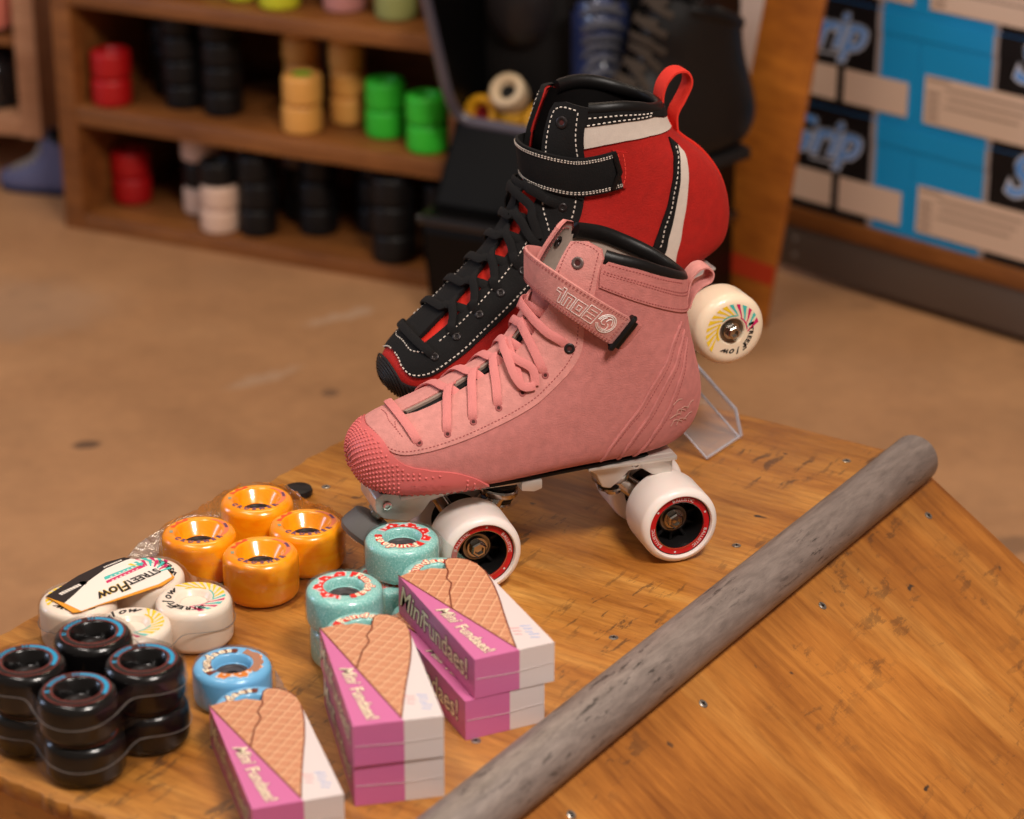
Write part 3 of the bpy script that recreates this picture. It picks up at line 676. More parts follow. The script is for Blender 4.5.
RED=np.array([
[.1640,.1045,.1635,.1005,.003,.5,.8,.9],
[.1620,.1105,.1605,.0950,.013,.48,.7,.9],
[.1575,.1155,.1560,.0910,.0225,.45,.6,.9],
[.1500,.1195,.1480,.0890,.0305,.42,.5,.9],
[.1390,.1240,.1370,.0880,.0365,.40,.45,.9],
[.1240,.1290,.1230,.0880,.0405,.40,.42,.92],
[.1050,.1365,.1040,.0880,.0430,.38,.4,.97],
[.0860,.1465,.0830,.0880,.0435,.36,.4,1.02],
[.0680,.1570,.0560,.0880,.0415,.36,.4,1.05],
[.0530,.1680,.0270,.0880,.0385,.38,.42,1.05],
[.0430,.1770,.0000,.0880,.0360,.40,.45,1.0],
[.0370,.1840,-.0280,.0880,.0350,.42,.5,1.0],
[.0320,.1900,-.0520,.0880,.0345,.45,.6,.98],
[.0290,.1950,-.0760,.0885,.0345,.48,.75,.96],
[.0265,.1990,-.0920,.0930,.0345,.5,.85,.95],
[.0245,.2030,-.1010,.1070,.0348,.5,.9,.95],
[.0225,.2070,-.1040,.1220,.0350,.5,.92,.95],
[.0195,.2110,-.1030,.1400,.0352,.5,.92,.95],
[.0160,.2160,-.0960,.1600,.0354,.5,.92,.95],
[.0110,.2230,-.0850,.1770,.0356,.5,.92,.95],
[.0050,.2300,-.0780,.1920,.0358,.5,.92,.95],
[-.0020,.2380,-.0770,.2070,.0360,.5,.92,.95],
[-.0090,.2460,-.0780,.2200,.0362,.5,.92,.95],
])

class Skate:
    def __init__(s, boot, root): s.b = boot; s.r = root
    def pts(s, path, n, off=None):
        P = catmull(path, n); return P
    def patch(s, name, poly, mats, off=.001, base=0., step=.003, bump=None, stitch=None, mi=0, flip=False, more=None, label=None):
        """leather panel: a polygon in boot coordinates (along, round) laid over the boot with real thickness"""
        ks, kp = .014, .040
        P = polyres([(a * ks, b * kp) for a, b in poly], .0018)
        lo, hi = P.min(0), P.max(0)
        gx, gy = np.meshgrid(np.arange(lo[0], hi[0], step), np.arange(lo[1], hi[1], step))
        G = np.column_stack([gx.ravel(), gy.ravel()]); G[:, 0] += ((np.round((G[:, 1] - lo[1]) / step)) % 2) * step / 2
        G = G[inpoly(G, P)]
        if len(G):
            D = np.min(((G[:, None] - P[None]) ** 2).sum(-1), 1); G = G[D > (step * .45) ** 2]
        A = np.concatenate([P, G]); nb = len(P)
        v2, e2, f2, ov, oe, of = delaunay_2d_cdt([Vector(p) for p in A], [(i, (i + 1) % nb) for i in range(nb)], [], 1, 1e-7)
        v2 = np.array([(p.x, p.y) for p in v2]); u, ph = v2[:, 0] / ks, v2[:, 1] / kp
        T = np.array([f for f in f2 if len(f) == 3]); C = v2[T].mean(1); T = T[inpoly(C, P)]
        o = np.full(len(u), float(off))
        top = s.b.P(u, ph, o)
        edge = {}
        for t in T:
            for a, b in ((0, 1), (1, 2), (2, 0)):
                k = (t[a], t[b]); edge[k] = 1
        bd = [k for k in edge if (k[1], k[0]) not in edge]
        F = [tuple(t) for t in T]; V = [top]; n = len(u)
        if base is not None:
            ids = sorted({i for k in bd for i in k}); mp = {i: n + j for j, i in enumerate(ids)}
            V.append(s.b.P(u[ids], ph[ids], np.full(len(ids), float(base))))
            F += [(a, mp[a], mp[b], b) for a, b in bd]
        m = MB(); V = np.concatenate(V)
        # orient outward
        t0 = T[len(T) // 2]; nn = np.cross(V[t0[1]] - V[t0[0]], V[t0[2]] - V[t0[0]]); no = s.b.N(u[t0[:1]], ph[t0[:1]])[0]
        if (nn @ no < 0) != flip: F = [f[::-1] for f in F]
        m.add(V, F, mi)
        for st in stitch or []: s.stitch(m, *st)
        if more: more(m)
        ob = m.build(name, mats, s.r, ang=50)
        if label: ob['label'] = label
        return ob
    def path(s, path, off, step=.0015):
        """points along a (s, phi) polyline at even real spacing"""
        Q = catmull(path, 400); X = s.b.P(Q[:, 0], Q[:, 1], np.full(400, float(off)))
        L = np.concatenate([[0], np.cumsum(np.linalg.norm(np.diff(X, axis=0), axis=1))]); n = max(3, int(L[-1] / step))
        t = np.linspace(0, L[-1], n); return np.column_stack([np.interp(t, L, X[:, k]) for k in range(3)]), s.b.N(np.interp(t, L, Q[:, 0]), np.interp(t, L, Q[:, 1]))
    def stitch(s, m, path, off, mi, pitch=.0030, dash=.0020, r=.00032):
        X, N = s.path(path, off, pitch / 6)
        for i in range(0, len(X) - 5, 6):
            k = max(2, int(6 * dash / pitch)); m.sweep(X[i:i + k + 1], N[i:i + k + 1], r * 1.3, r, mi, m=5, ex=1)
    def cord(s, m, path, off, r, mi=0, flat=1.0):
        X, N = s.path(path, off, .002); m.sweep(X, N, r * flat, r, mi, m=8, ex=1)
    def lace(s, m, ctrl, a=.0033, b=.0010, mi=0, n=22):
        """flat lace through (along, round, height) control points"""
        Q = catmull(ctrl, n); X = s.b.P(Q[:, 0], Q[:, 1], Q[:, 2]); N = s.b.N(Q[:, 0], Q[:, 1])
        m.sweep(X, N, a, b, mi, m=8, ex=.7)
    def eyelet(s, name, u, ph, off, mats, r=.0042, t=.0011):
        p = s.b.P(np.array([u]), np.array([ph]), np.array([float(off)]))[0]; n = s.b.N(np.array([u]), np.array([ph]))[0]
        m = MB(); ring_ = [(r - t + t * math.cos(a), t * .8 * math.sin(a)) for a in np.linspace(0, 2 * PI, 10, endpoint=False)]
        m.lathe(ring_, 24, 0, axisM(p, n), True); m.lathe([(0, .0001), (r - t, .0002)], 20, 1, axisM(p, n))
        return m.build(name, mats, s.r)
def mir(poly): return [(a, -b) for a, b in poly][::-1]

M_alu = mat('plate_aluminium', (206, 198, 190), .42, .55); M_steel = mat('bright_steel', (176, 168, 160), .16, 1.0); M_cush = mat('cushion_black', (24, 22, 22), .5)
M_brass = mat('bearing_shield', (134, 124, 112), .3, .85)
Ry = Matrix.Rotation(PI / 2, 4, 'Z') @ Matrix.Rotation(PI / 2, 4, 'X')   # lathe z -> local y... set per wheel below
def chassis(sk, cfg):
    r = sk.r; zs = cfg['sole']; xf, xr, zw, yw = cfg['xf'], cfg['xr'], cfg['zw'], cfg['yw']; R, w = cfg['R'], cfg['w']
    k = (zs - zw) / .0465
    m = MB(); XZ = Matrix(((1, 0, 0, 0), (0, 0, -1, 0), (0, 1, 0, 0), (0, 0, 0, 1)))
    def side(poly, hw, bev=.0012): m.prism(poly, -hw, hw, bev, 0, XZ)
    Z = lambda d: zs - .0004 - d * k
    side([(.150, Z(0)), (.1565, Z(.0035)), (.1565, Z(.0155)), (.1500, Z(.0215)), (.1330, Z(.0265)), (.1230, Z(.0225)), (.1150, Z(.0120)), (.1000, Z(.0080)), (.0980, Z(0))], .021)
    side([(.140, Z(0)), (.140, Z(.0035)), (.036, Z(.0035)), (.036, Z(0))], .030, .001)
    side([(.050, Z(0)), (.050, Z(.0075)), (.040, Z(.0095)), (.034, Z(.0075)), (.034, Z(0))], .034, .001)
    side([(.036, Z(0)), (.036, Z(.003)), (-.012, Z(.003)), (-.012, Z(0))], .012, .001)
    side([(-.0725, Z(-.002)), (-.0725, Z(.0165)), (-.0690, Z(.0185)), (-.0560, Z(.0150)), (-.0480, Z(.0090)), (-.0380, Z(.0095)), (-.0300, Z(.0175)), (-.0235, Z(.0225)), (-.0170, Z(.0205)), (-.0120, Z(.0090)), (-.0050, Z(.0035)), (-.0050, Z(0))], .0215)
    side([(-.074, Z(-.001)), (-.074, Z(.003)), (-.004, Z(.003)), (-.004, Z(0))], .027, .001)
    for (x, z) in ((.1480, Z(.010)), (-.043, Z(.0045))):
        for sg in (1, -1): m.lathe([(0, .0012), (.0014, .0012), (.0016, .002), (.0032, .002), (.0034, 0)], 20, 1, axisM((x, sg * .0214, z), (0, sg, 0)))
    m.build('sole_plate', [M_alu, M_steel], r, ang=40)
    for nm, xa, sg in (('front', xf, -1), ('rear', xr, 1)):
        # kingpin stack leans; axle sits behind (front truck) or in front of it
        base = np.array([xa + sg * (.0375 if sg > 0 else .031), 0, Z(.006)]); dr = np.array([sg * -.16, 0, -1.]); dr /= np.linalg.norm(dr)
        m = MB(); A = axisM(base, dr)
        m.lathe([(.004, 0), (.0150, 0), (.0156, .0016), (.0150, .004), (.0132, .0045), (.0132, .0046)], 36, 0, A)
        m.lathe([(.004, .0046), (.0122, .0046), (.0136, .008), (.0122, .0112), (.004, .0112)], 36, 1, A)
        m.lathe([(.004, .0112), (.0145, .0112), (.0150, .0125), (.0150, .0155), (.0140, .0168), (.004, .0168)], 36, 0, A)
        m.lathe([(.004, .0168), (.0110, .0168), (.0122, .0196), (.0108, .0222), (.004, .0222)], 36, 1, A)
        m.lathe([(.002, .0222), (.0112, .0222), (.0115, .0238), (.0062, .0242), (.0062, .0290), (.0030, .0300), (0, .0300)], 36, 0, A)
        q = base + dr * .014
        for sy in (-1, 1): m.tube(catmull([q + [0, sy * .006, 0], (xa + sg * .010, sy * .010, zw + .004), (xa, sy * .0135, zw)], 8), .0062, 0, m=12)
        m.tube([(xa, -yw + w / 2 - .004, zw), (xa, yw - w / 2 + .004, zw)], .0058, 0, m=14)
        m.tube([(xa - sg * .004, 0, zw + .002), (xa - sg * (.020 if sg < 0 else .004), 0, Z(.0150))], .0058, 0, m=12)
        m.tube([(xa, -yw - w * .16, zw), (xa, yw + w * .16, zw)], .0032, 0, m=12)
        m.build('truck', [M_steel, M_cush], r, ang=45)
        for sy in (1, -1):
            wm = cfg['wheel']()
            wm.parent = r; wm.matrix_local = Matrix.Translation((xa, sy * yw, zw)) @ (Matrix.Rotation(-PI / 2, 4, 'X') if sy > 0 else Matrix.Rotation(PI / 2, 4, 'X')) @ Matrix.Rotation(cfg['spin'] + (1.1 if sg > 0 else 0), 4, 'Z')
    # toe stop
    if cfg.get('stop'):
        m = MB(); A = axisM((.1455, 0, Z(.0215)), (.60, 0, -.80))
        m.lathe([(.0075, -.004), (.0085, -.003), (.0085, .006), (.0058, .0065), (.0058, .019)], 6, 0, A)
        m.tube([(.1455 + .60 * t, 0, Z(.0215) - .80 * t) for t in np.linspace(0, .014, 3)], .0052, 0, m=20)
        st = m.build('toe_stop', [M_steel], r, ang=30)
        m = MB(); m.lathe([(0, .0100), (.0140, .0100), (.0162, .0112), (.0192, .0215), (.0194, .0250), (.0172, .0285), (0, .0290)], 40, 0, A)
        m.build('rubber_stopper', mat('stopper_grey_rubber', (96, 92, 90), .6), st, ang=35)

# wheel of the pink skate (outer face at +z)
M_whitew = mat('white_urethane_wheel', (240, 226, 218), .38, coat=.15, sss=.2); M_hubred = mat('hub_red', (190, 22, 26), .4); M_hubblack = mat('hub_black', (20, 18, 18), .45)
def ballistic_wheel():
    R, w = .0300, .0420; h = w / 2; m = MB(); re = .0062
    ar = [(R - re + re * math.sin(a), h - re + re * math.cos(a)) for a in np.linspace(0, PI / 2, 8)]
    top = [(.0190, h - .020), (.0232, h - .0035), (.0236, h - .0015), (.0222 + .0006, h)] ; top = [(.0190, h - .020), (.0240, h - .0036), (.0243, h - .0010), (.0246, h - .0004)] + [(r_, z) for r_, z in ar if r_ > .0247]
    m.lathe(top + [(R, 0)] + [(r_, -z) for r_, z in ar[::-1]] + [(.0190, -h), (.0190, -h + .004)], 72, 0, closed=True)
    o = m.build('wheel', M_whitew)
    m = MB(); zr = h - .0032
    m.lathe([(.0192, h - .0120), (.0189, zr - .0004), (.0192, zr), (.0238, zr), (.0239, zr - .002), (.0215, h - .020), (.0190, h - .020)], 64, 1, closed=True)
    m.lathe([(.01918, zr - .0006), (.0188, zr - .0012), (.0186, h - .0245), (.01918, h - .0245)], 64, 0, closed=True)
    ring(m, .0233, .0239, zr + .00012, 0); ring(m, .0188, .0192, zr + .0002, 3)
    m.lathe([(.0040, h - .0245), (.0190, h - .0245), (.0190, h - .0265), (.0040, h - .0265)], 48, 0, closed=True)
    m.lathe([(.0116, h - .025), (.0116, h - .0166), (.0104, h - .0162), (.0104, h - .0250)], 48, 0, closed=True)
    for k in range(10):
        a = k * PI / 5; c, s_ = math.cos(a), math.sin(a)
        m.box((.0112, -.0011, h - .0248), (.0187, .0011, h - .0175), .0003, 0, Matrix.Rotation(a, 4, 'Z'))
    for k, (t, a) in enumerate((('BALLISTIC', 1.0), ('BALLISTIC', 3.1), ('BALLISTIC', 5.2))):
        ringtext(m, t, .0034, .0199, zr + .00025, a, 2, .015)
    for a in (2.05, 4.15, 6.2): ring(m, .0208, .0222, zr + .00025, 2, a - .035, a + .035, 2)
    hb = m.build('hub', [M_hubblack, M_hubred, M_cwhite, M_steel], o, ang=40)
    bearing_nut(o, h - .0168, 1.0); return o
def bearing_nut(o, z, k):
    m = MB(); m.lathe([(.0042 * k, z - .001), (.0042 * k, z), (.0058 * k, z), (.0060 * k, z - .0006), (.0090 * k, z - .0006), (.0092 * k, z + .0002), (.0108 * k, z + .0002), (.0110 * k, z - .002)], 40, 0)
    m.build('bearing', M_brass, o)
    m = MB(); m.lathe([(.0030 * k, z - .001), (.0068 * k, z - .001), (.0068 * k, z + .0016), (.0062 * k, z + .0020), (.0062 * k, z + .0062), (.0050 * k, z + .0070), (.0036 * k, z + .0070), (.0034 * k, z + .0050), (0, z + .0052)], 6, 0)
    m.lathe([(.0030 * k, z + .001), (.0074 * k, z + .001), (.0076 * k, z + .0018), (.0030 * k, z + .0020)], 32, 0)
    m.build('axle_nut', M_steel, o, ang=30)
def flow_skate_wheel():
    R, w = .0255, .031; h = w / 2; m = MB()
    re = .0075; ar = [(R - re + re * math.sin(a), h - re + re * math.cos(a)) for a in np.linspace(0, PI / 2, 8)]
    top = [(.0086, h - .006), (.0088, h - .0012), (.0096, h - .0002)] + ar
    m.lathe(top + [(R, 0)] + [(r_, -z) for r_, z in top[::-1]], 64, 0, closed=True)
    flow_print(m, .0112, .0196, h + .00012, 0, FM, .0128, .0052)
    o = m.build('wheel', [mat('cream_urethane_wheel', (236, 214, 186), .35, coat=.2, sss=.15), M_yel, M_teal2, M_pinkp, M_blackp])
    bearing_nut(o, h - .0030, .78); return o

# ================= the pink skate
M_suede = mat('pink_suede', (190, 117, 112), .85, sheen=.45, var=.10, vscale=160, bump=.5, bscale=900)
M_suede2 = mat('pink_suede_overlay', (204, 135, 128), .85, sheen=.45, var=.10, vscale=170, bump=.5, bscale=900)
M_thread = mat('pink_thread', (158, 82, 80), .7); M_rub = mat('pink_rubber', (212, 106, 104), .45, spec=.4); M_lacep = mat('pink_lace', (216, 130, 126), .8, sheen=.3, bump=.6, bscale=1500)
M_lining = mat('grey_lining', (168, 150, 138), .85, var=.08, vscale=200); M_padblack = mat('black_padding', (15, 13, 13), .42, bump=.15, bscale=300)
M_silver = mat('silver_print', (246, 234, 228), .5, 0); M_eyelet = mat('eyelet_black', (44, 38, 38), .35, .5); M_eyeg = mat('eyelet_grey', (110, 92, 88), .4, .5); M_hole = mat('hole_dark', (70, 28, 26), .7)
M_buckle = mat('black_plastic', (18, 17, 17), .4)
PR = empty('roller_skate', (.044, 1.722, .0002), math.radians(198.1), 'pink suede low-cut roller skate with white wheels and red hubs standing on the plywood', 'roller skate')
pk = Skate(Boot(PINK), PR)
near_rim = [(20.2, 2.6), (20.35, 2.35), (20.55, 1.95), (20.75, 1.56), (20.80, 1.26), (20.80, 1.03), (21.2, .94), (21.35, .65), (21.02, .37), (19.2, .43), (16.5, .50), (14.0, .50), (11.9, .42), (10.8, .45), (9.0, .36), (7.5, .31), (6.3, .29), (5.3, .27), (4.75, .2)]
body = [(0, -PI), (0, PI), (10, PI), (20.1, PI)] + near_rim + [(4.6, 0)] + mir(near_rim) + [(20.1, -PI), (10, -PI)]
pk.patch('boot', body, [M_suede, M_thread], 0, -.0016, .0035)
# grey lining seen inside the ankle, black padded collar
lin_p = [(9, PI), (19.9, PI), (20.0, 2.6), (20.3, 1.95), (20.5, 1.3), (20.5, 1.0), (21.0, .9), (21.15, .65), (20.9, .40), (19.2, .46), (16.5, .53), (12, .50), (9, .45)]
pk.patch('lining', lin_p, [M_lining, M_thread], -.0030, None, .004, flip=True)
pk.patch('lining', mir(lin_p), [M_lining, M_thread], -.0030, None, .004, flip=True, stitch=[([(13.5, -.57), (19, -.50), (20.9, -.45), (21.0, -.66), (20.85, -.9)], -.0034, 1)])
m = MB(); rim = [(20.75, 1.04), (20.72, 1.25), (20.68, 1.56), (20.48, 1.95), (20.3, 2.35), (20.15, 2.75), (20.1, PI)]
X, N = pk.path(rim + [(a, 2 * PI - b) for a, b in rim[::-1][1:]], -.0030, .003)
m.sweep(X, N, .0062, .0040, 0, m=12, ex=1); m.build('collar_pad', M_padblack, PR, ang=60)
# tongue under the laces
tg = [(4.9, .0)] + [(5.4, .36), (7.5, .44), (9, .5), (11, .6), (13, .62), (16.5, .60), (17.3, .45), (17.6, 0)]
pk.patch('tongue', tg + mir(tg)[1:-1], [M_suede], -.0032, -.0052, .003)
# toe cap with grip bumps
TC = [(3.05, .0), (3.05, .11), (3.27, .428), (3.43, .602), (3.56, .768), (3.65, .942), (3.78, 1.117), (4.03, 1.274), (4.37, 1.396), (4.75, 1.475), (5.22, 1.545), (5.63, 1.649), (6.07, 1.798), (6.48, 1.998), (6.8, 2.199), (7.1, 2.47), (7.3, 2.80), (6.6, 2.92), (4, 2.95), (2, 2.95), (0.02, PI)]
TCd = [tuple(p) for p in catmull(TC[:-1], 60)] + [TC[-1]]
def bumps(m):
    TCx = TCd + [(.02, 0)]; bd = np.array(TCd[:-1]); ph_ = np.linspace(.0, 2.9, 240)
    for irow, u in enumerate(np.arange(.45, 7.2, .235)):
        X = pk.b.S(np.full(240, u), ph_); L = np.concatenate([[0], np.cumsum(np.linalg.norm(np.diff(X, axis=0), axis=1))])
        for l in np.arange(.0017 * (irow % 2) + .0004, L[-1], .0034):
            ph = float(np.interp(l, L, ph_))
            if not inpoly(np.array([[u, ph]]), TCx)[0]: continue
            if u > 4.1 and 2.02 < ph < 2.66 and u < 6.5: continue
            if np.min(np.linalg.norm(pk.b.S(bd[:, 0], bd[:, 1]) - pk.b.S(np.array([u]), np.array([ph])), axis=1)) < .0030: continue
            for sg in (1, -1):
                p = pk.b.P(np.array([u]), np.array([sg * ph]), np.array([.0020]))[0]; n = pk.b.N(np.array([u]), np.array([sg * ph]))[0]
                m.lathe([(.0011, -.0002), (.0009, .0005), (.0005, .0008), (0, .0009)], 7, 0, axisM(p, n))
    fn = lambda x, y: pk.b.P(np.array([5.28 + x / .0165]), np.array([2.30 + x * 8 - (y - .003) / .022]), np.array([.0024]))[0]
    m.text('BONT', .0085, fn, 0, .03)
    m.lathe([(0, .0032), (.0020, .0029), (.0036, .0012), (.0042, -.001)], 16, 0, axisM((.1672, 0, .0965), (1, 0, .05)))
pk.patch('toe_cap', TCd + mir(TCd)[1:-1], [M_rub], .0020, -.0005, .0026, more=bumps)
# eyestay: laced panel over the instep, both sides in one piece round the toe
ES = [(3.10, .0), (3.10, .175), (3.35, .593), (3.66, .977), (4.25, 1.152), (5.16, 1.187), (6.0, 1.169), (7.77, 1.134), (9.66, 1.15), (11.0, 1.11), (13.0, 1.06), (15.2, 1.0)]
ESd = [tuple(p) for p in catmull(ES, 60)]
inn = [(15.2, .52), (14.0, .50), (11.9, .43), (10.8, .46), (9.0, .37), (7.5, .32), (6.3, .30), (5.3, .28), (4.72, .2), (4.6, 0)]
def off(P, d): return [(a, b - d) for a, b in P]
farp = [(4.66, .08), (5.3, .06), (6.3, .05), (7.5, .05), (9.0, .08), (10.3, .12), (11.4, .0), (12.4, -.25), (14.0, -.50), (15.2, -.52)]
pk.patch('eyestay', ESd + inn[:-1] + farp + mir(ESd)[:-1], [M_suede2, M_thread], .0012, -.0012, .003,
         stitch=[(off(ESd[5:], .075), .00125, 1, .0028, .0016), ([(a, -b + .075) for a, b in ESd[5:]], .00125, 1, .0028, .0016), ([(4.3, .55), (4.15, .25), (4.2, 0), (4.15, -.25)], .00125, 1, .0024, .0014), ([(4.45, .75), (4.3, .5), (4.4, .3)], .00125, 1, .0024, .0014)])
for nm, c, p0, p1, o_ in (('eyestay_edge', mat('eyestay_edge_grey', (150, 128, 116), .8), .03, .125, .0003), ('gap_shadow_strip', mat('gap_shadow_black', (20, 17, 16), .8), .11, .23, -.0016)):  # grey lining edge, then a black strip painting the shadow in the lace gap
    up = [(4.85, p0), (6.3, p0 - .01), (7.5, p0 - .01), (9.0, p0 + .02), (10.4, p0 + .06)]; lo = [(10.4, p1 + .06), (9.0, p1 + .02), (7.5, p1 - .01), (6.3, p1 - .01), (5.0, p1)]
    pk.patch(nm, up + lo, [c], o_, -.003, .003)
# side panel edge lines at the heel
m = MB()
for sg in (1, -1):
    for L in ([(18.38, 2.452), (17.15, 2.155), (15.26, 1.902), (13.53, 1.868), (12.02, 2.025), (10.98, 2.347), (10.48, 2.766)], [(18.03, 2.513), (16.78, 2.234), (15.23, 2.016), (13.69, 1.998), (12.37, 2.155), (11.39, 2.478), (10.95, 2.86)], [(17.69, 2.566), (16.65, 2.339), (15.3, 2.173), (13.91, 2.173), (12.72, 2.313), (11.83, 2.635), (11.46, 2.87)]):
        pk.cord(m, [(a, b * sg) for a, b in L], .0002, .0011, 0, 1.3)
        pk.stitch(m, [(a, (b + .05) * sg) for a, b in L], .0002, 1, .0026, .0015, .00025)
hl = m.build('heel_panel_piping', [M_suede, M_thread], PR)
# heel emblem print, left side
m = MB()
for sg in (1,):
    for k, (u, p) in enumerate([(14.26, 2.20), (14.1, 2.374), (14.5, 2.435), (13.6, 2.435), (13.63, 2.28), (13.9, 2.33), (14.0, 2.48), (13.4, 2.38)]):
        L = [(u, p), (u + .35, p + .03 * (-1) ** k), (u + .5, p + .09)]
        pk.cord(m, L, .0003, .0003, 0, 1.6)
m.build('heel_emblem', [mat('faded_silver_print', (190, 140, 128), .5)], PR)
# ankle flap panel with its eyelet (left), inner of the right one shows grey
for sg in (1, -1):
    fl = [(14.0, .52), (16.5, .52), (19.2, .445), (21.0, .385), (21.32, .65), (21.17, .93), (20.75, 1.02), (18.95, 1.10), (17.6, 1.12), (15.5, 1.08)]
    P = fl if sg > 0 else mir(fl)
    pk.patch('ankle_flap', P, [M_suede2, M_thread], .0016, -.0005, .003, stitch=[([(a, b * sg) for a, b in [(15.6, 1.02), (18.9, 1.03), (20.65, .95), (21.05, .88), (21.15, .65), (20.85, .45), (19.2, .51), (16.5, .585)]], .0017, 1, .0026, .0015)])
    pk.eyelet('eyelet', 20.05, .72 * sg, .0018, [M_eyeg, M_hole], .0046, .0013)
    cb = [(19.05, 1.14), (18.92, 1.62), (18.82, 2.45), (18.8, PI), (20.08, PI), (20.25, 2.5), (20.45, 1.95), (20.62, 1.56), (20.66, 1.12), (20.2, 1.07)]
    P = cb if sg > 0 else mir(cb)
    pk.patch('collar_band', P, [M_suede, M_thread], .0011, -.0005, .0035, stitch=[([(a, b * sg) for a, b in L], .0012, 1, .0026, .0015) for L in ([(19.18, 1.16), (19.05, 1.62), (18.95, 2.45), (18.92, 3.0)], [(19.95, 1.12), (19.85, 1.62), (19.55, 2.42), (19.5, 3.0)], [(20.08, 1.12), (19.98, 1.62), (19.68, 2.42), (19.63, 3.0)], [(20.5, 1.14), (20.45, 1.56), (20.3, 1.95), (20.1, 2.5)])])
pk.eyelet('eyelet', 20.05, -.72, -.0034, [M_eyelet, M_hole], .0046, .0013)
# laces and eyelets
EY = [(5.04, .95), (5.98, .94), (6.92, .908), (7.84, .89), (8.84, .899), (10.1, .934), (12.24, .925)]
m = MB()
pk.lace(m, [(5.02, .97, -.0008), (4.95, .85, .0026), (4.75, .45, .0030), (4.62, 0, .0032), (4.68, -.45, .0030), (4.92, -.85, .0026), (5.02, -.97, -.0008)], n=30)
for i in range(1, 6):
    u, p = EY[i]
    for sg in (1, -1):
        d = (.0006 if sg > 0 else 0)
        a_, b_ = (.31, .05) if sg > 0 else (.05, .31)
        pk.lace(m, [(u, sg * (p + .015), -.0010), (u + .03, sg * (p - .10), .0026), (u + .18, sg * .58, .0030), (u + .36, a_ + sg * .03, .0034 + d), (u + .56, (a_ + b_) / 2, .0026 + d * 3), (u + .72, b_ - sg * .03, -.0002), (u + .90, b_ - sg * .22, -.0032)], n=30)
for sg in (1, -1):
    pk.lace(m, [(12.24, sg * .93, -.001), (12.1, sg * .80, .0030), (11.7, sg * .60, .0040), (11.6, sg * .3, .0040), (11.9, 0, .0036 + .002 * sg), (12.3, -sg * .3, .001), (12.5, -sg * .5, -.003)], n=26)
    # free lace loop of the upper crossing
pk.lace(m, [(9.45, .95, .0030), (9.7, .78, .0040), (9.3, .55, .0058), (9.0, .30, .0066), (9.2, .1, .0060)], n=20)
pk.lace(m, [(9.45, .95, .0036), (8.95, .86, .0046), (8.8, .66, .0062), (8.95, .40, .0072), (9.1, .15, .0062)], n=20)
m.build('lace', [M_lacep], PR, ang=60)
for i, (u, p) in enumerate(EY):
    for sg in (1, -1): pk.eyelet('eyelet', u, sg * (p + .02), .0013, [M_eyelet, M_hole] if i == 6 else [M_thread, M_hole], .0040 if i == 6 else .0026, .0012 if i == 6 else .0007)
# ankle strap with printed logo, held by a black loop
SP = catmull([(-.0215, .0425, .1862), (-.0110, .0440, .1940), (.0030, .0440, .2045), (.0160, .0385, .2140), (.0265, .0270, .2215), (.0330, .0110, .2255), (.0330, -.0080, .2250), (.0260, -.0250, .2210), (.0130, -.0370, .2140), (-.0040, -.0425, .2050)], 90)
SN = unit(np.column_stack([SP[:, 0] + .030, SP[:, 1] * 1.25, 0 * SP[:, 0]])); SN[:9, 2] = .0
m = MB(); aw = np.full(90, .0124); aw[:4] = [.0100, .0115, .0121, .0124]
m.sweep(SP, SN, aw, .0014, 0, m=10, ex=.5)
ST = unit(np.gradient(SP, axis=0)); SB = unit(np.cross(ST, SN)); SB *= np.sign(SB[:, 2:3]); SL = np.concatenate([[0], np.cumsum(np.linalg.norm(np.diff(SP, axis=0), axis=1))])
def spos(x, y, o=.0016):
    g = lambda A: np.array([np.interp(x, SL, A[:, k]) for k in range(3)])
    return g(SP) + g(SB) * y + unit(g(SN)) * o
for yy in (-.0108, .0108, -.0094, .0094):
    X = np.array([spos(x, yy, .0013) for x in np.arange(.003, SL[-1] - .004, .00045)]); Nn = np.array([unit(np.array([np.interp(x, SL, SN[:, k]) for k in range(3)])) for x in np.arange(.003, SL[-1] - .004, .00045)])
    for i in range(0, len(X) - 6, 6): m.sweep(X[i:i + 4], Nn[i:i + 4], .00032, .00025, 1, m=5, ex=1)
for xx in (.0030, .0042):
    for i in range(6): m.sweep([spos(xx, -.0075 + i * .0026, .0013), spos(xx, -.0060 + i * .0026, .0013)], [SN[2]] * 2, .00032, .00025, 1, m=5)
# logo: reads upside down from the buckle towards the front
def outl(P, w=.00036): 
    P = [(.0150 + (x_ - .0150) * 1.22, y_ * 1.45) for x_, y_ in P]
    X = np.array([spos(x, y, .0017) for x, y in P]); m.sweep(X, np.array([unit(np.array([np.interp(x, SL, SN[:, k]) for k in range(3)])) for x, y in P]), w, .00018, 2, m=5, closed=False)
for rr in (.0052, .0043): outl([(.0150 + 1.15 * rr * math.cos(a), rr * math.sin(a)) for a in np.linspace(0, 2 * PI * .93, 30)])
for k in range(3):
    a0 = k * 2 * PI / 3 + .5; outl([(.0150 + .0036 * t * math.cos(a0 + 1.5 * t), .0036 * t * math.sin(a0 + 1.5 * t)) for t in np.linspace(.25, 1, 8)]); outl([(.0150 + .0036 * math.cos(a0 + 1.5 + t), .0036 * math.sin(a0 + 1.5 + t)) for t in np.linspace(0, 1.1, 6)])
def box_(x0, x1, y0, y1): outl([(x0, y0), (x1, y0), (x1, y1), (x0, y1), (x0, y0)])
x = .0225      # B
box_(x, x + .0075, -.0045, .0045); outl([(x + .0015, -.0022), (x + .006, -.0022)]); outl([(x + .0015, .0022), (x + .006, .0022)]); outl([(x + .0012, 0), (x + .0075, 0)])
x = .0312      # o
box_(x, x + .0065, -.0045, .0030); box_(x + .0020, x + .0045, -.0022, .0006)
x = .0388      # n
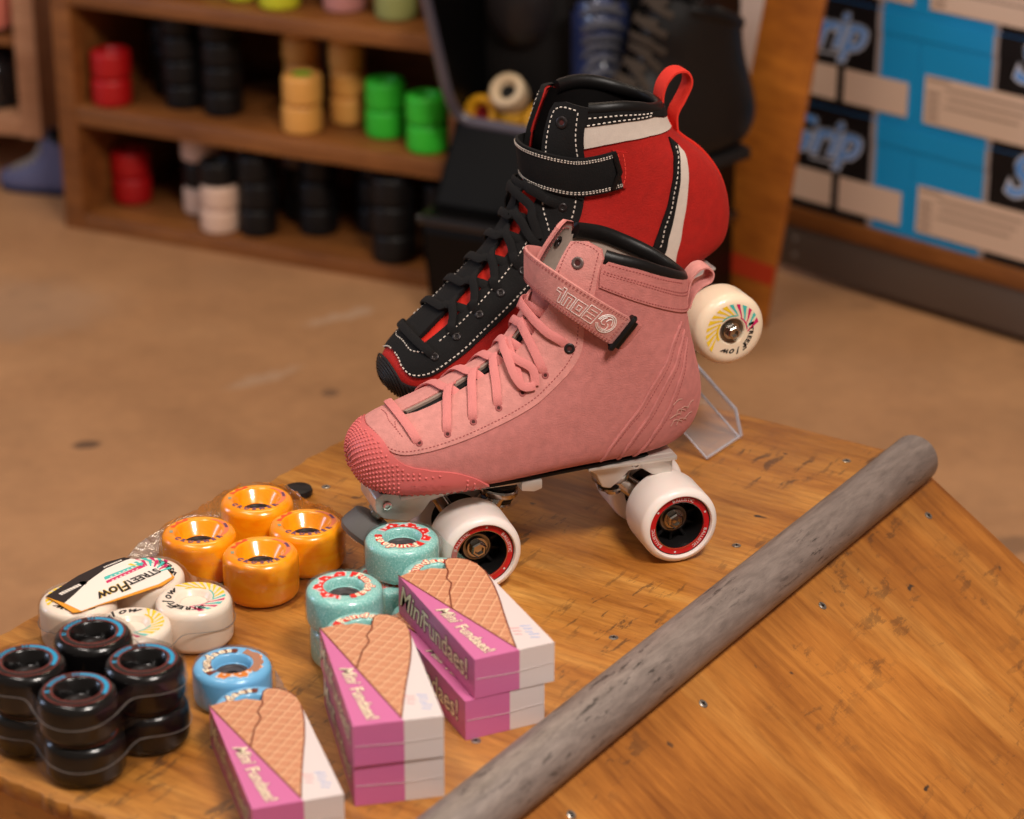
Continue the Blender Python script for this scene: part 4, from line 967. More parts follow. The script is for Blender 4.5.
outl([(x, .0030), (x + .0058, .0030), (x + .0058, -.0045), (x + .0040, -.0045), (x + .0040, .0012), (x + .0018, .0012), (x + .0018, -.0045), (x, -.0045), (x, .0030)])
x = .0458      # t
outl([(x, .0045), (x + .0018, .0045), (x + .0018, .0025), (x + .0048, .0025), (x + .0048, .0008), (x + .0018, .0008), (x + .0018, -.0045), (x, -.0045), (x, .0045)])
m.build('ankle_strap', [M_suede2, M_thread, M_silver], PR, ang=60)['label'] = 'pink ankle strap with outlined silver logo'
m = MB()
for xo in (-.0040,):
    for sgn in (1,):
        a, b, nrm = SP[0], SB[0], SN[0]
        c0 = a - ST[0] * .0010
        fr = [c0 + b * .0125 + nrm * .0002, c0 + b * .0130 + nrm * .0035, c0 - b * .0130 + nrm * .0035, c0 - b * .0125 + nrm * .0002]
        m.tube(catmull([fr[0] - nrm * .003, fr[0], fr[1], (fr[1] + fr[2]) / 2 + nrm * .0006, fr[2], fr[3], fr[3] - nrm * .003], 26), .0021, 0, m=8)
        m.sweep([c0 + b * .0115 - ST[0] * .0035 + nrm * .001, c0 - b * .0115 - ST[0] * .0035 + nrm * .001], [nrm] * 2, .0024, .0016, 0)
m.build('strap_loop', M_buckle, PR)
m = MB(); m.sweep([SP[0] - ST[0] * t + SN[0] * o_ for t, o_ in ((.001, -.0005), (.006, -.0013), (.0125, -.0032))], [SN[0]] * 3, .0110, .0011, 0)
m.build('loop_tab', M_suede, PR)
# pull loop at the heel
m = MB(); LP = catmull([(-.0855, 0, .1870), (-.0880, 0, .2020), (-.0935, 0, .2110), (-.1010, 0, .2130), (-.1060, 0, .2085), (-.1045, 0, .2020), (-.0980, 0, .1990), (-.0915, 0, .1930), (-.0880, 0, .1830)], 40)
LT = np.gradient(LP, axis=0); LN = unit(np.cross(LT, np.tile([0, 1., 0], (40, 1))))
m.sweep(LP, LN, .0085, .0011, 0, m=10, ex=.5); m.build('pull_loop', M_suede2, PR, ang=60)
# black welt line between boot and plate
m = MB(); q = [pk.b.S(np.array([u]), np.array([ph]))[0] for u, ph in [(u, 2.9) for u in np.linspace(3, 12.0, 50)]]
q2 = [pk.b.S(np.array([u]), np.array([-2.9]))[0] for u in np.linspace(12.0, 3, 50)]
outlz = [(p[0], p[1]) for p in q + q2]
m.prism(outlz, .0742, .0764, 0, 0); m.build('outsole', mat('outsole_black', (24, 20, 20), .6), PR)
chassis(pk, dict(sole=.0746, xf=.0860, xr=-.0670, zw=.0302, yw=.0345, R=.0296, w=.0420, wheel=ballistic_wheel, spin=.4, stop=True))

# ================= the red and black skate
M_redsu = mat('red_suede', (168, 19, 10), .8, sheen=.25, var=.10, vscale=150, bump=.45, bscale=900); M_blacksu = mat('black_suede', (16, 14, 14), .85, sheen=.04, var=.15, vscale=150, bump=.4, bscale=800)
M_whiteth = mat('white_thread', (220, 208, 196), .7); M_stripe = mat('white_leather', (206, 192, 180), .7, var=.04, vscale=200, bump=.2, bscale=900); M_blackrub = mat('black_rubber', (30, 27, 28), .5)
M_laceb = mat('black_lace', (17, 15, 15), .85, sheen=.04, bump=.5, bscale=1500); M_redlin = mat('red_tongue', (206, 32, 14), .75, sheen=.3); M_redth = mat('red_thread', (236, 70, 56), .7)
RR = empty('roller_skate', (.1024, 1.8837, .0463), 0, 'red and black high-top roller skate with cream wheels, tipped toe-down behind the pink skate', 'roller skate')
RR.rotation_euler = (Matrix.Rotation(math.radians(201), 4, 'Z') @ Matrix.Rotation(math.radians(18.32), 4, 'Y')).to_euler(); RR.scale = (1.143,) * 3
rd = Skate(Boot(RED), RR)
rim = [(20.9, PI), (21.0, 2.4), (21.25, 1.9), (21.35, 1.5), (21.2, 1.02), (21.4, .8), (21.45, .5), (21.1, .36), (19.5, .40), (16.5, .46), (12.5, .44), (10.5, .42), (8.7, .44), (7.5, .46), (6.4, .46), (5.4, .46), (4.35, .45), (4.15, .2)]
rd.patch('boot', [(0, -PI), (0, PI), (10, PI)] + rim + [(4.1, 0)] + mir(rim) + [(10, -PI)], [M_redsu], 0, -.0016, .0038)
lp = [(9, PI), (20.7, PI), (20.85, 2.4), (21.1, 1.9), (21.2, 1.5), (21.1, 1.02), (21.42, .8), (21.47, .5), (21.13, .36), (19.5, .405), (16.5, .465), (12, .46), (9, .46)]
for P in (lp, mir(lp)): rd.patch('lining', P, [M_padblack], -.0030, None, .0045, flip=True)
m = MB(); rm = [(21.25, 1.0), (21.38, 1.5), (21.28, 1.9), (21.05, 2.4), (20.95, PI)]
X, N = rd.path(rm + [(a, 2 * PI - b) for a, b in rm[::-1][1:]], -.0022, .003); m.sweep(X, N, .0050, .0034, 0, m=12, ex=1); m.build('collar_pad', M_padblack, RR, ang=60)
tg = [(4.0, 0), (4.3, .52), (6, .6), (8, .62), (11, .66), (12.5, .62), (13.4, .5), (13.6, 0)]
rd.patch('tongue', tg + mir(tg)[1:-1], [M_redlin, M_whiteth], -.0022, -.0045, .003)
TC2 = [(2.08, 0), (1.92, .25), (1.76, .567), (1.76, .925), (1.98, 1.169), (2.42, 1.396), (2.96, 1.51), (3.68, 1.684), (4.41, 1.929), (5.04, 2.138), (5.8, 2.5), (5.9, 2.85), (4, 2.95), (2, 2.95), (.02, PI)]
TC2d = [tuple(p) for p in catmull(TC2[:-1], 50)] + [TC2[-1]]
def ribs(m):
    m.lathe([(0, .0032), (.0020, .0029), (.0036, .0012), (.0042, -.001)], 16, 0, axisM((.1618, 0, .1025), (1, 0, .05)))
    for u in np.arange(.5, 5.2, .26):
        a0 = None; seq = []
        for ph in np.arange(.0, 2.7, .06):
            if inpoly(np.array([[u, ph]]), TC2d + [(.02, 0)])[0]: seq.append((u, ph))
        if len(seq) > 3:
            for sg in (1, -1): rd.cord(m, [(a, b * sg) for a, b in seq], .0020, .0008, 0, 1.2)
rd.patch('toe_cap', TC2d + mir(TC2d)[1:-1], [M_blackrub], .0020, -.0005, .003, more=ribs)
E2 = [(2.95, 0), (2.9, .4), (2.75, .75), (2.98, 1.117), (3.9, 1.292), (5.22, 1.235), (6.29, 1.14), (7.36, 1.1), (8.28, 1.09), (9.79, 1.11), (11.42, 1.05), (14.41, .98), (18.44, .98)]
E2d = [tuple(p) for p in catmull(E2, 70)]
in2 = [(18.5, .36), (16.5, .43), (12.5, .45), (10.5, .43), (8.7, .45), (7.5, .47), (6.4, .47), (5.4, .47), (4.35, .46), (4.12, .2), (4.05, 0)]
st = lambda L, sg=1: ([(a, b * sg) for a, b in L], .00165, 1, .0034, .0022, .00034)
far2 = [(4.2, .24), (5.4, .18), (6.4, .17), (7.5, .16), (8.7, .15), (10.5, .12), (12.5, -.05), (14.5, -.30), (16.5, -.43), (18.5, -.36)]
rd.patch('eyestay', E2d + in2[:-1] + far2 + mir(E2d)[:-1], [M_blacksu, M_whiteth], .0016, -.0012, .003,
         stitch=[st(off(E2d[3:], .085)), st(off(E2d[3:], .085), -1), st([(5.0, .66), (6.4, .64), (8.7, .63), (10.4, .62)]), st([(5.0, .66), (6.4, .64), (8.7, .63), (10.4, .62)], -1), st([(4.2, .66), (3.75, .4), (3.75, 0), (3.75, -.4), (4.2, -.66)]), st([(10.6, .80), (11.6, .60), (12.8, .52), (14.5, .5)])])
for sg in (1, -1):
    f2 = [(14.0, .43), (16.5, .42), (18.6, .36), (20.8, .30), (21.35, .34), (21.55, .55), (21.42, 1.0), (20.0, 1.0), (18.54, .99), (16, .98), (14, .97)]
    P = f2 if sg > 0 else mir(f2)
    rd.patch('ankle_flap', P, [M_blacksu, M_whiteth], .0026, -.0005, .003, stitch=[(a, .0027, *r_) for a, _, *r_ in [st([(14.2, .90), (18.4, .90), (21.2, .84)], sg), st([(15.5, .50), (18.6, .44), (20.6, .39), (21.1, .45), (21.25, .6), (21.2, .84)], sg)]])
    rd.eyelet('eyelet', 20.35, .62 * sg, .0028, [M_eyelet, M_hole], .0042, .0013)
    b2 = [(20.3, 1.0), (20.55, 1.3), (20.72, 1.6), (20.80, 2.2), (20.5, 2.7), (20.45, PI), (20.9, PI), (21.0, 2.4), (21.22, 1.9), (21.30, 1.5), (21.12, 1.0)]
    P = b2 if sg > 0 else mir(b2)
    rd.patch('collar_band', P, [M_blacksu, M_whiteth], .0020, -.0005, .0035, stitch=[(a, .0021, *r_) for a, _, *r_ in [st([(20.4, 1.03), (20.66, 1.3), (20.82, 1.6), (20.90, 2.2)], sg), st([(20.85, 1.03), (21.02, 1.3), (21.1, 1.6), (21.02, 2.2)], sg)]])
    w2 = [(18.75, 1.0), (19.2, 1.28), (19.55, 1.57), (19.80, 2.0), (19.86, 2.417), (19.9, 2.75), (20.45, 2.75), (20.55, 2.5), (20.80, 2.2), (20.72, 1.6), (20.55, 1.3), (20.3, 1.0)]
    P = w2 if sg > 0 else mir(w2)
    rd.patch('collar_stripe', P, [M_stripe], .0014, -.0005, .0035, label='white leather stripe around the ankle')
    sm = lambda P: [tuple(p) for p in catmull(P, 36)]
    BL_ = sm([(19.51, 2.391), (18.73, 2.217), (17.81, 2.007), (16.65, 1.85), (15.36, 1.772), (14.13, 1.745), (13.03, 1.798), (12.27, 1.92)]); BM_ = sm([(19.01, 2.426), (18.19, 2.182), (17.25, 2.007), (15.93, 1.885), (14.64, 1.85), (13.41, 1.902), (12.43, 2.077)]); WR_ = sm([(18.51, 2.374), (17.72, 2.199), (16.71, 2.051), (15.36, 1.972), (14.13, 1.981), (12.94, 2.129), (12.31, 2.347)])
    hb = BL_ + [(11.5, 2.2), (11.7, 2.35)] + BM_[::-1]
    P = hb if sg > 0 else mir(hb)
    rd.patch('heel_stripe', P, [M_blacksu, M_whiteth], .0014, -.0005, .003, stitch=[(a, .0015, *r_) for a, _, *r_ in [st([(18.9, 2.33), (17.7, 2.04), (16.5, 1.875), (15.2, 1.81), (13.8, 1.80), (12.5, 1.95)], sg)]])
    hw = BM_ + [(11.7, 2.4), (11.9, 2.5)] + WR_[::-1]
    P = hw if sg > 0 else mir(hw)
    rd.patch('heel_stripe', P, [M_stripe], .0012, -.0005, .003, label='white leather heel stripe')
# back seam ridge and loop
m = MB(); rd.cord(m, [(20.6, PI), (18, PI), (16, PI), (13.6, PI)], .0003, .0016, 0, 1.5)
m.build('back_seam', M_redlin, RR)
m = MB(); LP = catmull([(-.0785, 0, .1880), (-.0778, 0, .1980), (-.0785, 0, .2075), (-.0840, 0, .2165), (-.0930, 0, .2215), (-.1010, 0, .2185), (-.1015, 0, .2100), (-.0935, 0, .2010), (-.0855, 0, .1935), (-.0825, 0, .1830)], 50)
LN = unit(np.cross(np.gradient(LP, axis=0), np.tile([0, 1., 0], (50, 1)))); m.sweep(LP, LN, .0078, .0012, 0, m=10, ex=.5)
m.build('pull_loop', mat('red_webbing', (212, 42, 26), .8, sheen=.3, bump=.8, bscale=1200), RR, ang=60)
EY2 = [(4.5, .89), (5.57, .80), (6.58, .76), (7.52, .76), (8.53, .80), (9.63, .88), (12.53, .785)]
m = MB(); rd.lace(m, [(4.5, .92, -.001), (4.42, .75, .0032), (4.25, .4, .0038), (4.2, 0, .004), (4.25, -.4, .0038), (4.42, -.75, .0032), (4.5, -.92, -.001)], .0031, .0012, n=30)
for i in range(1, 7):
    u, p = EY2[i]; k = 1.0 if i < 6 else .6
    for sg in (1, -1):
        a_, b_ = (.46, .17) if sg > 0 else (.17, .46)
        rd.lace(m, [(u, sg * (p + .02), -.001), (u + .02, sg * (p - .14), .0040), (u + .16 * k, a_ + sg * .10, .0042), (u + .34 * k, a_, .0044 + .0004 * sg), (u + .52 * k, (a_ + b_) / 2, .0038 + .0014 * sg), (u + .70 * k, b_ - sg * .02, .0012), (u + .90 * k, b_ - sg * .2, -.0025)], .0031, .0012, n=32)
for sg in (1, -1): rd.lace(m, [(9.9, .75 * sg, .004), (10.6, .55 * sg, .006), (11.3, .45 * sg, .0055), (11.6, .2 * sg, .006), (11.9, -.2 * sg, .0055 + .001 * sg)], .0031, .0012)
m.build('lace', M_laceb, RR, ang=60)
for (u, p) in EY2:
    for sg in (1, -1): rd.eyelet('eyelet', u, sg * (p + .02), .0018, [M_eyelet, M_dark], .0030, .0010)
# wide ankle strap
def q_(u, ph, o): return rd.b.P(np.array([u]), np.array([ph]), np.array([o]))[0]
SQ = catmull([q_(17.5, 1.34, .0030), q_(16.9, 1.12, .0036), q_(16.2, .88, .0036), q_(15.9, .6, .0034), q_(15.8, .28, .0030), q_(15.9, 0, .0028), q_(16.0, -.35, .0030), q_(16.2, -.8, .0045), q_(17, -1.2, .0035)], 70)
SQN = catmull([rd.b.N(np.array([u]), np.array([p]))[0] for u, p in [(17.5, 1.34), (16.9, 1.12), (16.2, .88), (15.9, .6), (15.8, .28), (15.9, 0), (16, -.35), (16.2, -.8), (17, -1.2)]], 70)
SQN[:, 2] *= .3; SQN = unit(SQN)
m = MB(); m.sweep(SQ, SQN, .0138, .0016, 0, m=10, ex=.5)
TT = unit(np.gradient(SQ, axis=0)); BB = unit(np.cross(TT, SQN))
for yy in (-.0115, -.0102, .0115, .0102):
    X = catmull(SQ + BB * yy + SQN * .0016, 420)
    NN_ = catmull(SQN, 420)
    for i in range(0, 412, 7): m.sweep(X[i:i + 5], NN_[i:i + 5], .0004, .0003, 1, m=5, ex=1)
m.build('ankle_strap', [M_blacksu, M_whiteth], RR, ang=60)
rd.patch('strap_patch', [(18.85, 1.36), (18.7, 1.52), (16.1, 1.37), (15.8, 1.22)], [M_redsu, M_redth], .0022, 0, .003, stitch=[([(18.6, 1.40), (16.2, 1.29)], .0023, 1, .003, .002, .0003), ([(18.6, 1.46), (16.2, 1.34)], .0023, 1, .003, .002, .0003)])
m = MB(); m.tube([q_(18.7, 1.36, .004), q_(17.4, 1.33, .0055), q_(15.9, 1.24, .004)], .0020, 0, m=8); m.build('strap_loop', M_buckle, RR)
m = MB(); qa = [rd.b.S(np.array([u]), np.array([2.9]))[0] for u in np.linspace(3, 12.4, 40)]; qb = [rd.b.S(np.array([u]), np.array([-2.9]))[0] for u in np.linspace(12.4, 3, 40)]
m.prism([(p[0], p[1]) for p in qa + qb], .0862, .0884, 0, 0); m.build('outsole', MATS['outsole_black'], RR)
chassis(rd, dict(sole=.0866, xf=.085, xr=-.0575, zw=.0610, yw=.0560, R=.0255, w=.031, wheel=flow_skate_wheel, spin=2.04))

# clear acrylic stand that carries the red skate
M_acr = bpy.data.materials.new('clear_acrylic'); M_acr.use_nodes = True
def acr():
    g = NT(M_acr); t = M_acr.node_tree; out = t.nodes['Material Output']
    tr0 = g.n('ShaderNodeBsdfTransparent'); tr0.inputs[0].default_value = (.965, .96, .97, 1); df = g.n('ShaderNodeBsdfDiffuse'); df.inputs[0].default_value = (.8, .78, .8, 1)
    tr = g.n('ShaderNodeMixShader'); tr.inputs[0].default_value = .12; g.l(tr0.outputs[0], tr.inputs[1]); g.l(df.outputs[0], tr.inputs[2])
    gl = g.n('ShaderNodeBsdfGlossy'); gl.inputs['Roughness'].default_value = .06
    lw = g.n('ShaderNodeLayerWeight'); lw.inputs[0].default_value = .12
    ms = g.n('ShaderNodeMixShader'); g.l(lw.outputs['Fresnel'], ms.inputs[0]); g.l(tr.outputs[0], ms.inputs[1]); g.l(gl.outputs[0], ms.inputs[2])
    g.l(ms.outputs[0], out.inputs['Surface']); t.nodes.remove(g.b)
acr()
M_acre = mat('acrylic_edge', (206, 204, 214), .25, trans=.5)
so = empty('acrylic_stand', (.1575, 1.8754, .0002), math.radians(55), 'clear acrylic display stand under the red skate, at the far end of the ramp', 'display stand')
m = MB(); th = .0026
# local x along the lower edge, local y up the slope
def slab(poly, z0, z1, M): m.prism(poly, z0, z1, 0, 0, M)
Sl = Matrix.Translation((0, 0, .0)) @ Matrix.Rotation(math.radians(38), 4, 'X')
slab([(0, .0005), (.051, .0005), (.051, .122), (0, .122)], 0, th, Sl)
F_ = Matrix(((0, 0, 1, 0), (1, 0, 0, 0), (0, 1, 0, 0), (0, 0, 0, 1)))
yz = lambda t, h: (t * math.cos(math.radians(38)) - h * 0, t * math.sin(math.radians(38)) + h)
slab([yz(.0, .0), yz(.122, 0), yz(.122, .021), yz(.006, .021), yz(-.002, .004)], .051, .051 + th, F_)
top_y, top_z = yz(.122, 0)
slab([(-.02, top_y - .06), (.051, top_y - .06), (.051, top_y + .002), (-.02, top_y + .002)], top_z, top_z + th, Matrix.Identity(4))
slab([(-.02, top_y - .0), (.051, top_y - .0), (.051, top_y + th), (-.02, top_y + th)], 0, top_z, Matrix.Identity(4))
m.build('folded_sheet', M_acr, so, smooth=False)
m = MB(); q = lambda x, t, h: (x, *yz(t, h))
m.tube([q(0, 0, .0015), q(.052, 0, .0015)], .0013, 0, m=6); m.tube([q(.0523, .0, .001), q(.0523, -.002, .004), q(.0523, .006, .021), q(.0523, .122, .021)], .0017, 0, m=6); m.tube([q(.051, 0, .002), q(.051, .122, .002)], .0010, 0, m=6)
m.tube([q(0, 0, .0015), q(0, .122, .0015)], .0009, 0, m=6)
m.build('polished_edge', M_acre, so)
# ------------------------------------------------------------------ background: wheel shelves
M_shelf = wood('shelf_board_wood', [(.25, (124, 76, 34)), (.5, (150, 93, 43)), (.75, (172, 112, 55))], (3, 40, 40), .5, 0, .1, 9.)
M_pale = wood('pale_shelf_wood', [(.25, (186, 132, 96)), (.5, (206, 152, 114)), (.75, (220, 168, 130))], (3, 40, 40), .5, 0, .1, 5.)
SA = math.radians(-25.62); SO = (-.605, 3.317, ZF)
su = empty('shelving_unit', SO, SA, 'low brown wooden shelving unit holding stacks of wheels, left of the black tubs', 'shelf')
def brd(name, lo, hi, par, m_=None, bev=.001):
    m = MB(); m.box(lo, hi, bev); return m.build(name, m_ or M_shelf, par)
brd('side_panel', (-.010, 0, 0), (.020, .27, .70), su); brd('side_panel', (.583, 0, 0), (.602, .27, .70), su)
for z0, z1 in ((.0, .0225), (.150, .1757), (.3140, .3360), (.50, .52)): brd('shelf_board', (.020, .001, z0), (.583, .262, z1), su)
brd('top_board', (-.010, 0, .70), (.602, .27, .72), su); brd('back_panel', (.020, .262, 0), (.583, .27, .70), su)
R25 = Matrix.Rotation(SA, 4, 'Z')
def shelf_pt(u, n, z): p = R25 @ Vector((u, n, 0)); return (SO[0] + p.x, SO[1] + p.y, z)
def loose_wheel(c1, c2, R=.0270, w=.0375):
    m = MB(); st_ = .97 if 'lime_hub' in c2.name else .4; rc_ = .0140 if st_ > .9 else .0100; tire(m, R, w, rc_, rc_ + .005, .006, seg=40, seat=st_); o = m.build('skate_roller', c1)
    c = MB(); core(c, rc_, w, seat=st_, bore=.002 if st_ > .9 else .0042); c.build('hub', c2, o); return o
PUM = {}
def pu(nm, c, sss=0): return mat('urethane_' + nm, c, .5, coat=.08, sss=sss)
def stack(u, n, zlev, items, label_base, group, R=.0270, w=.0375):
    """items: bottom to top list of (colour material, hub material, label)"""
    for k, (c1, c2, lab) in enumerate(items):
        key = (c1.name, c2.name, R, w)
        if key not in PUM: o = PUM[key] = loose_wheel(c1, c2, R, w)
        else: o = copy_tree(PUM[key])
        o.location = shelf_pt(u + RNG.normal() * .001, n + RNG.normal() * .001, zlev + w / 2 + k * (w + .0002) + .0002); o.rotation_euler = (0, 0, RNG.random() * 6)
        tag(o, lab, 'wheel', group)
red_, blk_, tan_, grn_, whi_ = pu('red', (168, 6, 10)), pu('black', (15, 13, 13)), pu('tan', (222, 158, 78)), pu('green', (48, 186, 44)), pu('offwhite', (214, 180, 158))
yg_, pk_, ol_, lime = pu('lime_yellow', (196, 196, 40)), pu('dusty_pink', (186, 124, 116)), pu('olive', (142, 144, 84)), pu('lime_hub', (86, 176, 16))
Z1, Z2, Z3 = -.2875, -.1343, .0260
G2, G1, G3 = 'wheels on the middle shelf', 'wheels on the bottom shelf', 'wheels on the upper shelf'
stack(.057, .035, Z2, [(red_, red_, 'lower red wheel of the pair at the left end of the middle shelf'), (red_, red_, 'upper red wheel of the pair at the left end of the middle shelf')], '', G2)
lvl = ['bottom', 'second', 'third', 'top']
for u, n, cnt, nm in ((.100, .115, 4, 'set back beside the red pair'), (.149, .068, 4, 'in the left one of two tall black stacks'), (.214, .064, 4, 'in the right one of two tall black stacks')):
    stack(u, n, Z2, [(blk_, blk_, f'{lvl[k]} black wheel {nm} on the middle shelf') for k in range(cnt)], '', G2, .0270, .0335)
stack(.352, .036, Z2, [(tan_, lime, 'lower tan wheel of the front tan stack on the middle shelf'), (tan_, lime, 'upper tan wheel with lime green centre, front tan stack on the middle shelf')], '', G2, .0262, .0390)
stack(.300, .125, Z2, [(tan_, tan_, f'{lvl[k]} tan wheel in the stack behind the lime-centred tan wheels') for k in range(4)], '', G2, .0255, .0335)
stack(.384, .100, Z2, [(tan_, tan_, f'{lvl[k]} tan wheel in the stack left of the bright green wheels') for k in range(4)], '', G2, .0235, .036)
gh = pu('grey_hub', (120, 104, 96))
stack(.458, .070, Z2, [(grn_, gh, 'lower bright green wheel of the stack on the middle shelf'), (grn_, gh, 'upper bright green wheel with grey centre on the middle shelf')], '', G2)
stack(.535, .035, Z2, [(grn_, gh, 'lower green wheel at the right end of the middle shelf'), (grn_, gh, 'upper green wheel at the right end of the middle shelf')], '', G2)
stack(.048, .080, Z1, [(red_, red_, 'lower red wheel of the pair at the left end of the bottom shelf'), (red_, red_, 'upper red wheel of the pair at the left end of the bottom shelf')], '', G1)
stack(.222, .030, Z1, [(whi_, blk_, 'bottom off-white wheel at the front of the bottom shelf'), (whi_, blk_, 'off-white wheel under a black one at the front of the bottom shelf'), (blk_, whi_, 'black wheel on two off-white wheels on the bottom shelf')], '', G1, .0262, .0330)
stack(.160, .085, Z1, [(whi_, blk_, 'off-white wheel at the base of the leftmost mixed stack, bottom shelf'), (blk_, blk_, 'black wheel between two off-white ones in the leftmost mixed stack'), (whi_, blk_, 'off-white wheel topping the leftmost mixed stack on the bottom shelf')], '', G1)
stack(.232, .115, Z1, [(blk_, blk_, 'bottom black wheel of the hindmost stack on the bottom shelf'), (blk_, blk_, 'second black wheel of the hindmost stack on the bottom shelf'), (whi_, blk_, 'off-white wheel topping the hindmost black stack on the bottom shelf')], '', G1)
stack(.276, .040, Z1, [(blk_, blk_, f'{lvl[k]} black wheel of the stack beside the off-white wheels') for k in range(3)], '', G1, .0255)
stack(.300, .118, Z1, [(blk_, blk_, f'{lvl[k]} black wheel beneath a grey-white one on the bottom shelf') for k in range(2)] + [(gh, blk_, 'grey-white wheel topping a black stack on the bottom shelf')], '', G1, .0250, .0375)
stack(.346, .082, Z1, [(blk_, blk_, f'{lvl[k]} black wheel of the stack in the middle of the bottom shelf') for k in range(3)], '', G1)
stack(.412, .120, Z1, [(blk_, blk_, f'{lvl[k]} black wheel of the set-back stack right of the bottom shelf middle') for k in range(3)], '', G1)
stack(.486, .030, Z1, [(blk_, blk_, f'{lvl[k]} black wheel of the front stack near the black tub on the bottom shelf') for k in range(3)], '', G1, .0290, .0385)
stack(.540, .060, Z1, [(blk_, blk_, f'{lvl[k]} black wheel of the stack half hidden by the black tub') for k in range(3)], '', G1, .0255, .035)
stack(.318, .045, Z3, [(yg_, yg_, 'larger lime yellow wheel at the front of the upper shelf')], '', G3)
stack(.254, .056, Z3, [(yg_, yg_, 'lime yellow wheel next to the larger one on the upper shelf')], '', G3, .021)
stack(.205, .075, Z3, [(yg_, yg_, 'leftmost lime yellow wheel on the upper shelf')], '', G3, .021)
stack(.399, .068, Z3, [(pk_, pk_, 'dusty pink wheel on the upper shelf')], '', G3)
stack(.478, .062, Z3, [(ol_, ol_, 'olive green wheel on the upper shelf')], '', G3)
stack(.545, .075, Z3, [(ol_, ol_, 'olive green wheel at the right end of the upper shelf')], '', G3)

# second shelving unit at the far left, with two helmets; blue boot on the floor
s2 = empty('shelving_unit', (-.660, 3.45, ZF), math.radians(-12), 'pale wooden shelf unit at the left edge with helmets on it', 'shelf')
brd('side_panel', (-.034, 0, 0.085), (-.002, .45, .75), s2, M_pale); brd('side_panel', (-.80, 0, 0), (-.77, .45, .75), s2, M_pale)
brd('shelf_board', (-.77, 0, .088), (-.034, .45, .118), s2, M_pale); brd('shelf_board', (-.77, .005, .42), (-.034, .45, .445), s2, M_pale); brd('back_panel', (-.77, .44, .118), (-.034, .45, .75), s2)
brd('foot', (-.034, .30, 0), (-.002, .34, .0855), s2, M_pale)
def helmet(loc, rz, shell, label):
    o = empty('helmet', loc, rz, label, 'helmet'); o.scale = (.6,) * 3; m = MB()
    prof = [(.001, .150), (.03, .147), (.058, .134), (.080, .108), (.088, .078), (.088, .045), (.084, .012), (.083, .0), (.078, .0), (.080, .012), (.082, .045), (.082, .078), (.074, .104), (.054, .127), (.03, .140), (.001, .143)]
    m.lathe(prof, 40, 0, Matrix.Diagonal((1, 1.22, 1, 1))); m.build('shell', shell, o)
    m = MB()
    for k in range(-1, 2):
        for y0 in (-.055, .0, .05):
            z = .152 - abs(k) * .012 - abs(y0) * .28; m.box((k * .032 - .006, y0 - .016, z - .010), (k * .032 + .006, y0 + .016, z + .001), .003)
    m.build('vent', M_dark, o)
    m = MB(); m.tube([(.086 * math.cos(a), .086 * 1.22 * math.sin(a), .006) for a in np.linspace(0, 2 * PI, 40, endpoint=False)], .005, 0, True); m.build('rim', M_padblack, o); return o
def s2pt(x, y, z): p = Matrix.Rotation(math.radians(-12), 4, 'Z') @ Vector((x, y, 0)); return (-.660 + p.x, 3.45 + p.y, z)
helmet(s2pt(-.105, .075, ZF + .1183), .3, mat('helmet_gloss_black', (24, 22, 23), .15, coat=.8), 'glossy black helmet on the pale shelf at the left edge')
helmet(s2pt(-.105, .075, ZF + .2263), 0, mat('helmet_salmon', (222, 130, 112), .3, coat=.4), 'salmon pink helmet above the black one at the left edge')
tmp = [o for o in COL.objects if o.name.startswith('helmet') and o.type == 'EMPTY'][-1]
brd('shelf_board', (-.77, .012, .2150), (-.034, .45, .2260), s2)

def plain_boot(loc, rz, tilt, sc, name, label, m_up, m_sole, m_lace, cat='skate boot', wheels=False):
    r = empty(name, loc, 0, label, cat); r.rotation_euler = (Matrix.Rotation(rz, 4, 'Z') @ Matrix.Rotation(tilt, 4, 'Y')).to_euler(); r.scale = (sc,) * 3
    T = PINK.copy(); T[:, [1, 3]] -= .0755
    sk = Skate(Boot(T), r)
    rm_ = [(20.2, 2.6), (20.55, 1.95), (20.8, 1.4), (21.2, .9), (21.35, .65), (21.0, .36), (16.5, .46), (12, .42), (9, .36), (6.3, .29), (4.75, .2)]
    sk.patch('upper', [(0, -PI), (0, PI), (20.1, PI)] + rm_ + [(4.6, 0)] + mir(rm_) + [(20.1, -PI)], [m_up], 0, -.002, .006)
    l_ = [(9, PI), (19.9, PI), (20.3, 1.95), (20.6, 1.3), (21, .8), (20.8, .42), (16.5, .5), (9, .45)]
    for P in (l_, mir(l_)): sk.patch('lining', P, [M_padblack], -.003, None, .008, flip=True)
    t_ = [(4.9, 0), (6, .4), (11, .6), (18, .6), (21.5, .4), (22, 0)]; sk.patch('tongue', t_ + mir(t_)[1:-1], [m_up], -.003, -.006, .006)
    m = MB()
    for u in (5.2, 6.3, 7.4, 8.6, 10, 12, 15, 18, 20):
        for sg in (1, -1): sk.lace(m, [(u, .75 * sg, .001), (u + .3, .3 * sg, .004), (u + .6, 0, .005 + sg * .001), (u + .9, -.5 * sg, .003)], .004, .0014, n=12)
    m.build('lace', [m_lace], r)
    m = MB(); a = [sk.b.S(np.array([u]), np.array([s_ * 2.5]))[0] for s_, U in ((1, np.linspace(2.5, 14.5, 30)), (-1, np.linspace(14.5, 2.5, 30))) for u in U]
    m.prism([(p[0], p[1]) for p in a], -.010, .002, .0015); m.build('sole', m_sole, r)
    m = MB(); X, N = sk.path([(20.8, 1.04), (20.68, 1.56), (20.3, 2.35), (20.1, PI), (20.3, 2 * PI - 2.35), (20.68, 2 * PI - 1.56), (20.8, 2 * PI - 1.04)], -.002, .004); m.sweep(X, N, .007, .005, 0, m=10, ex=1); m.build('collar_pad', M_padblack, r)
    return r
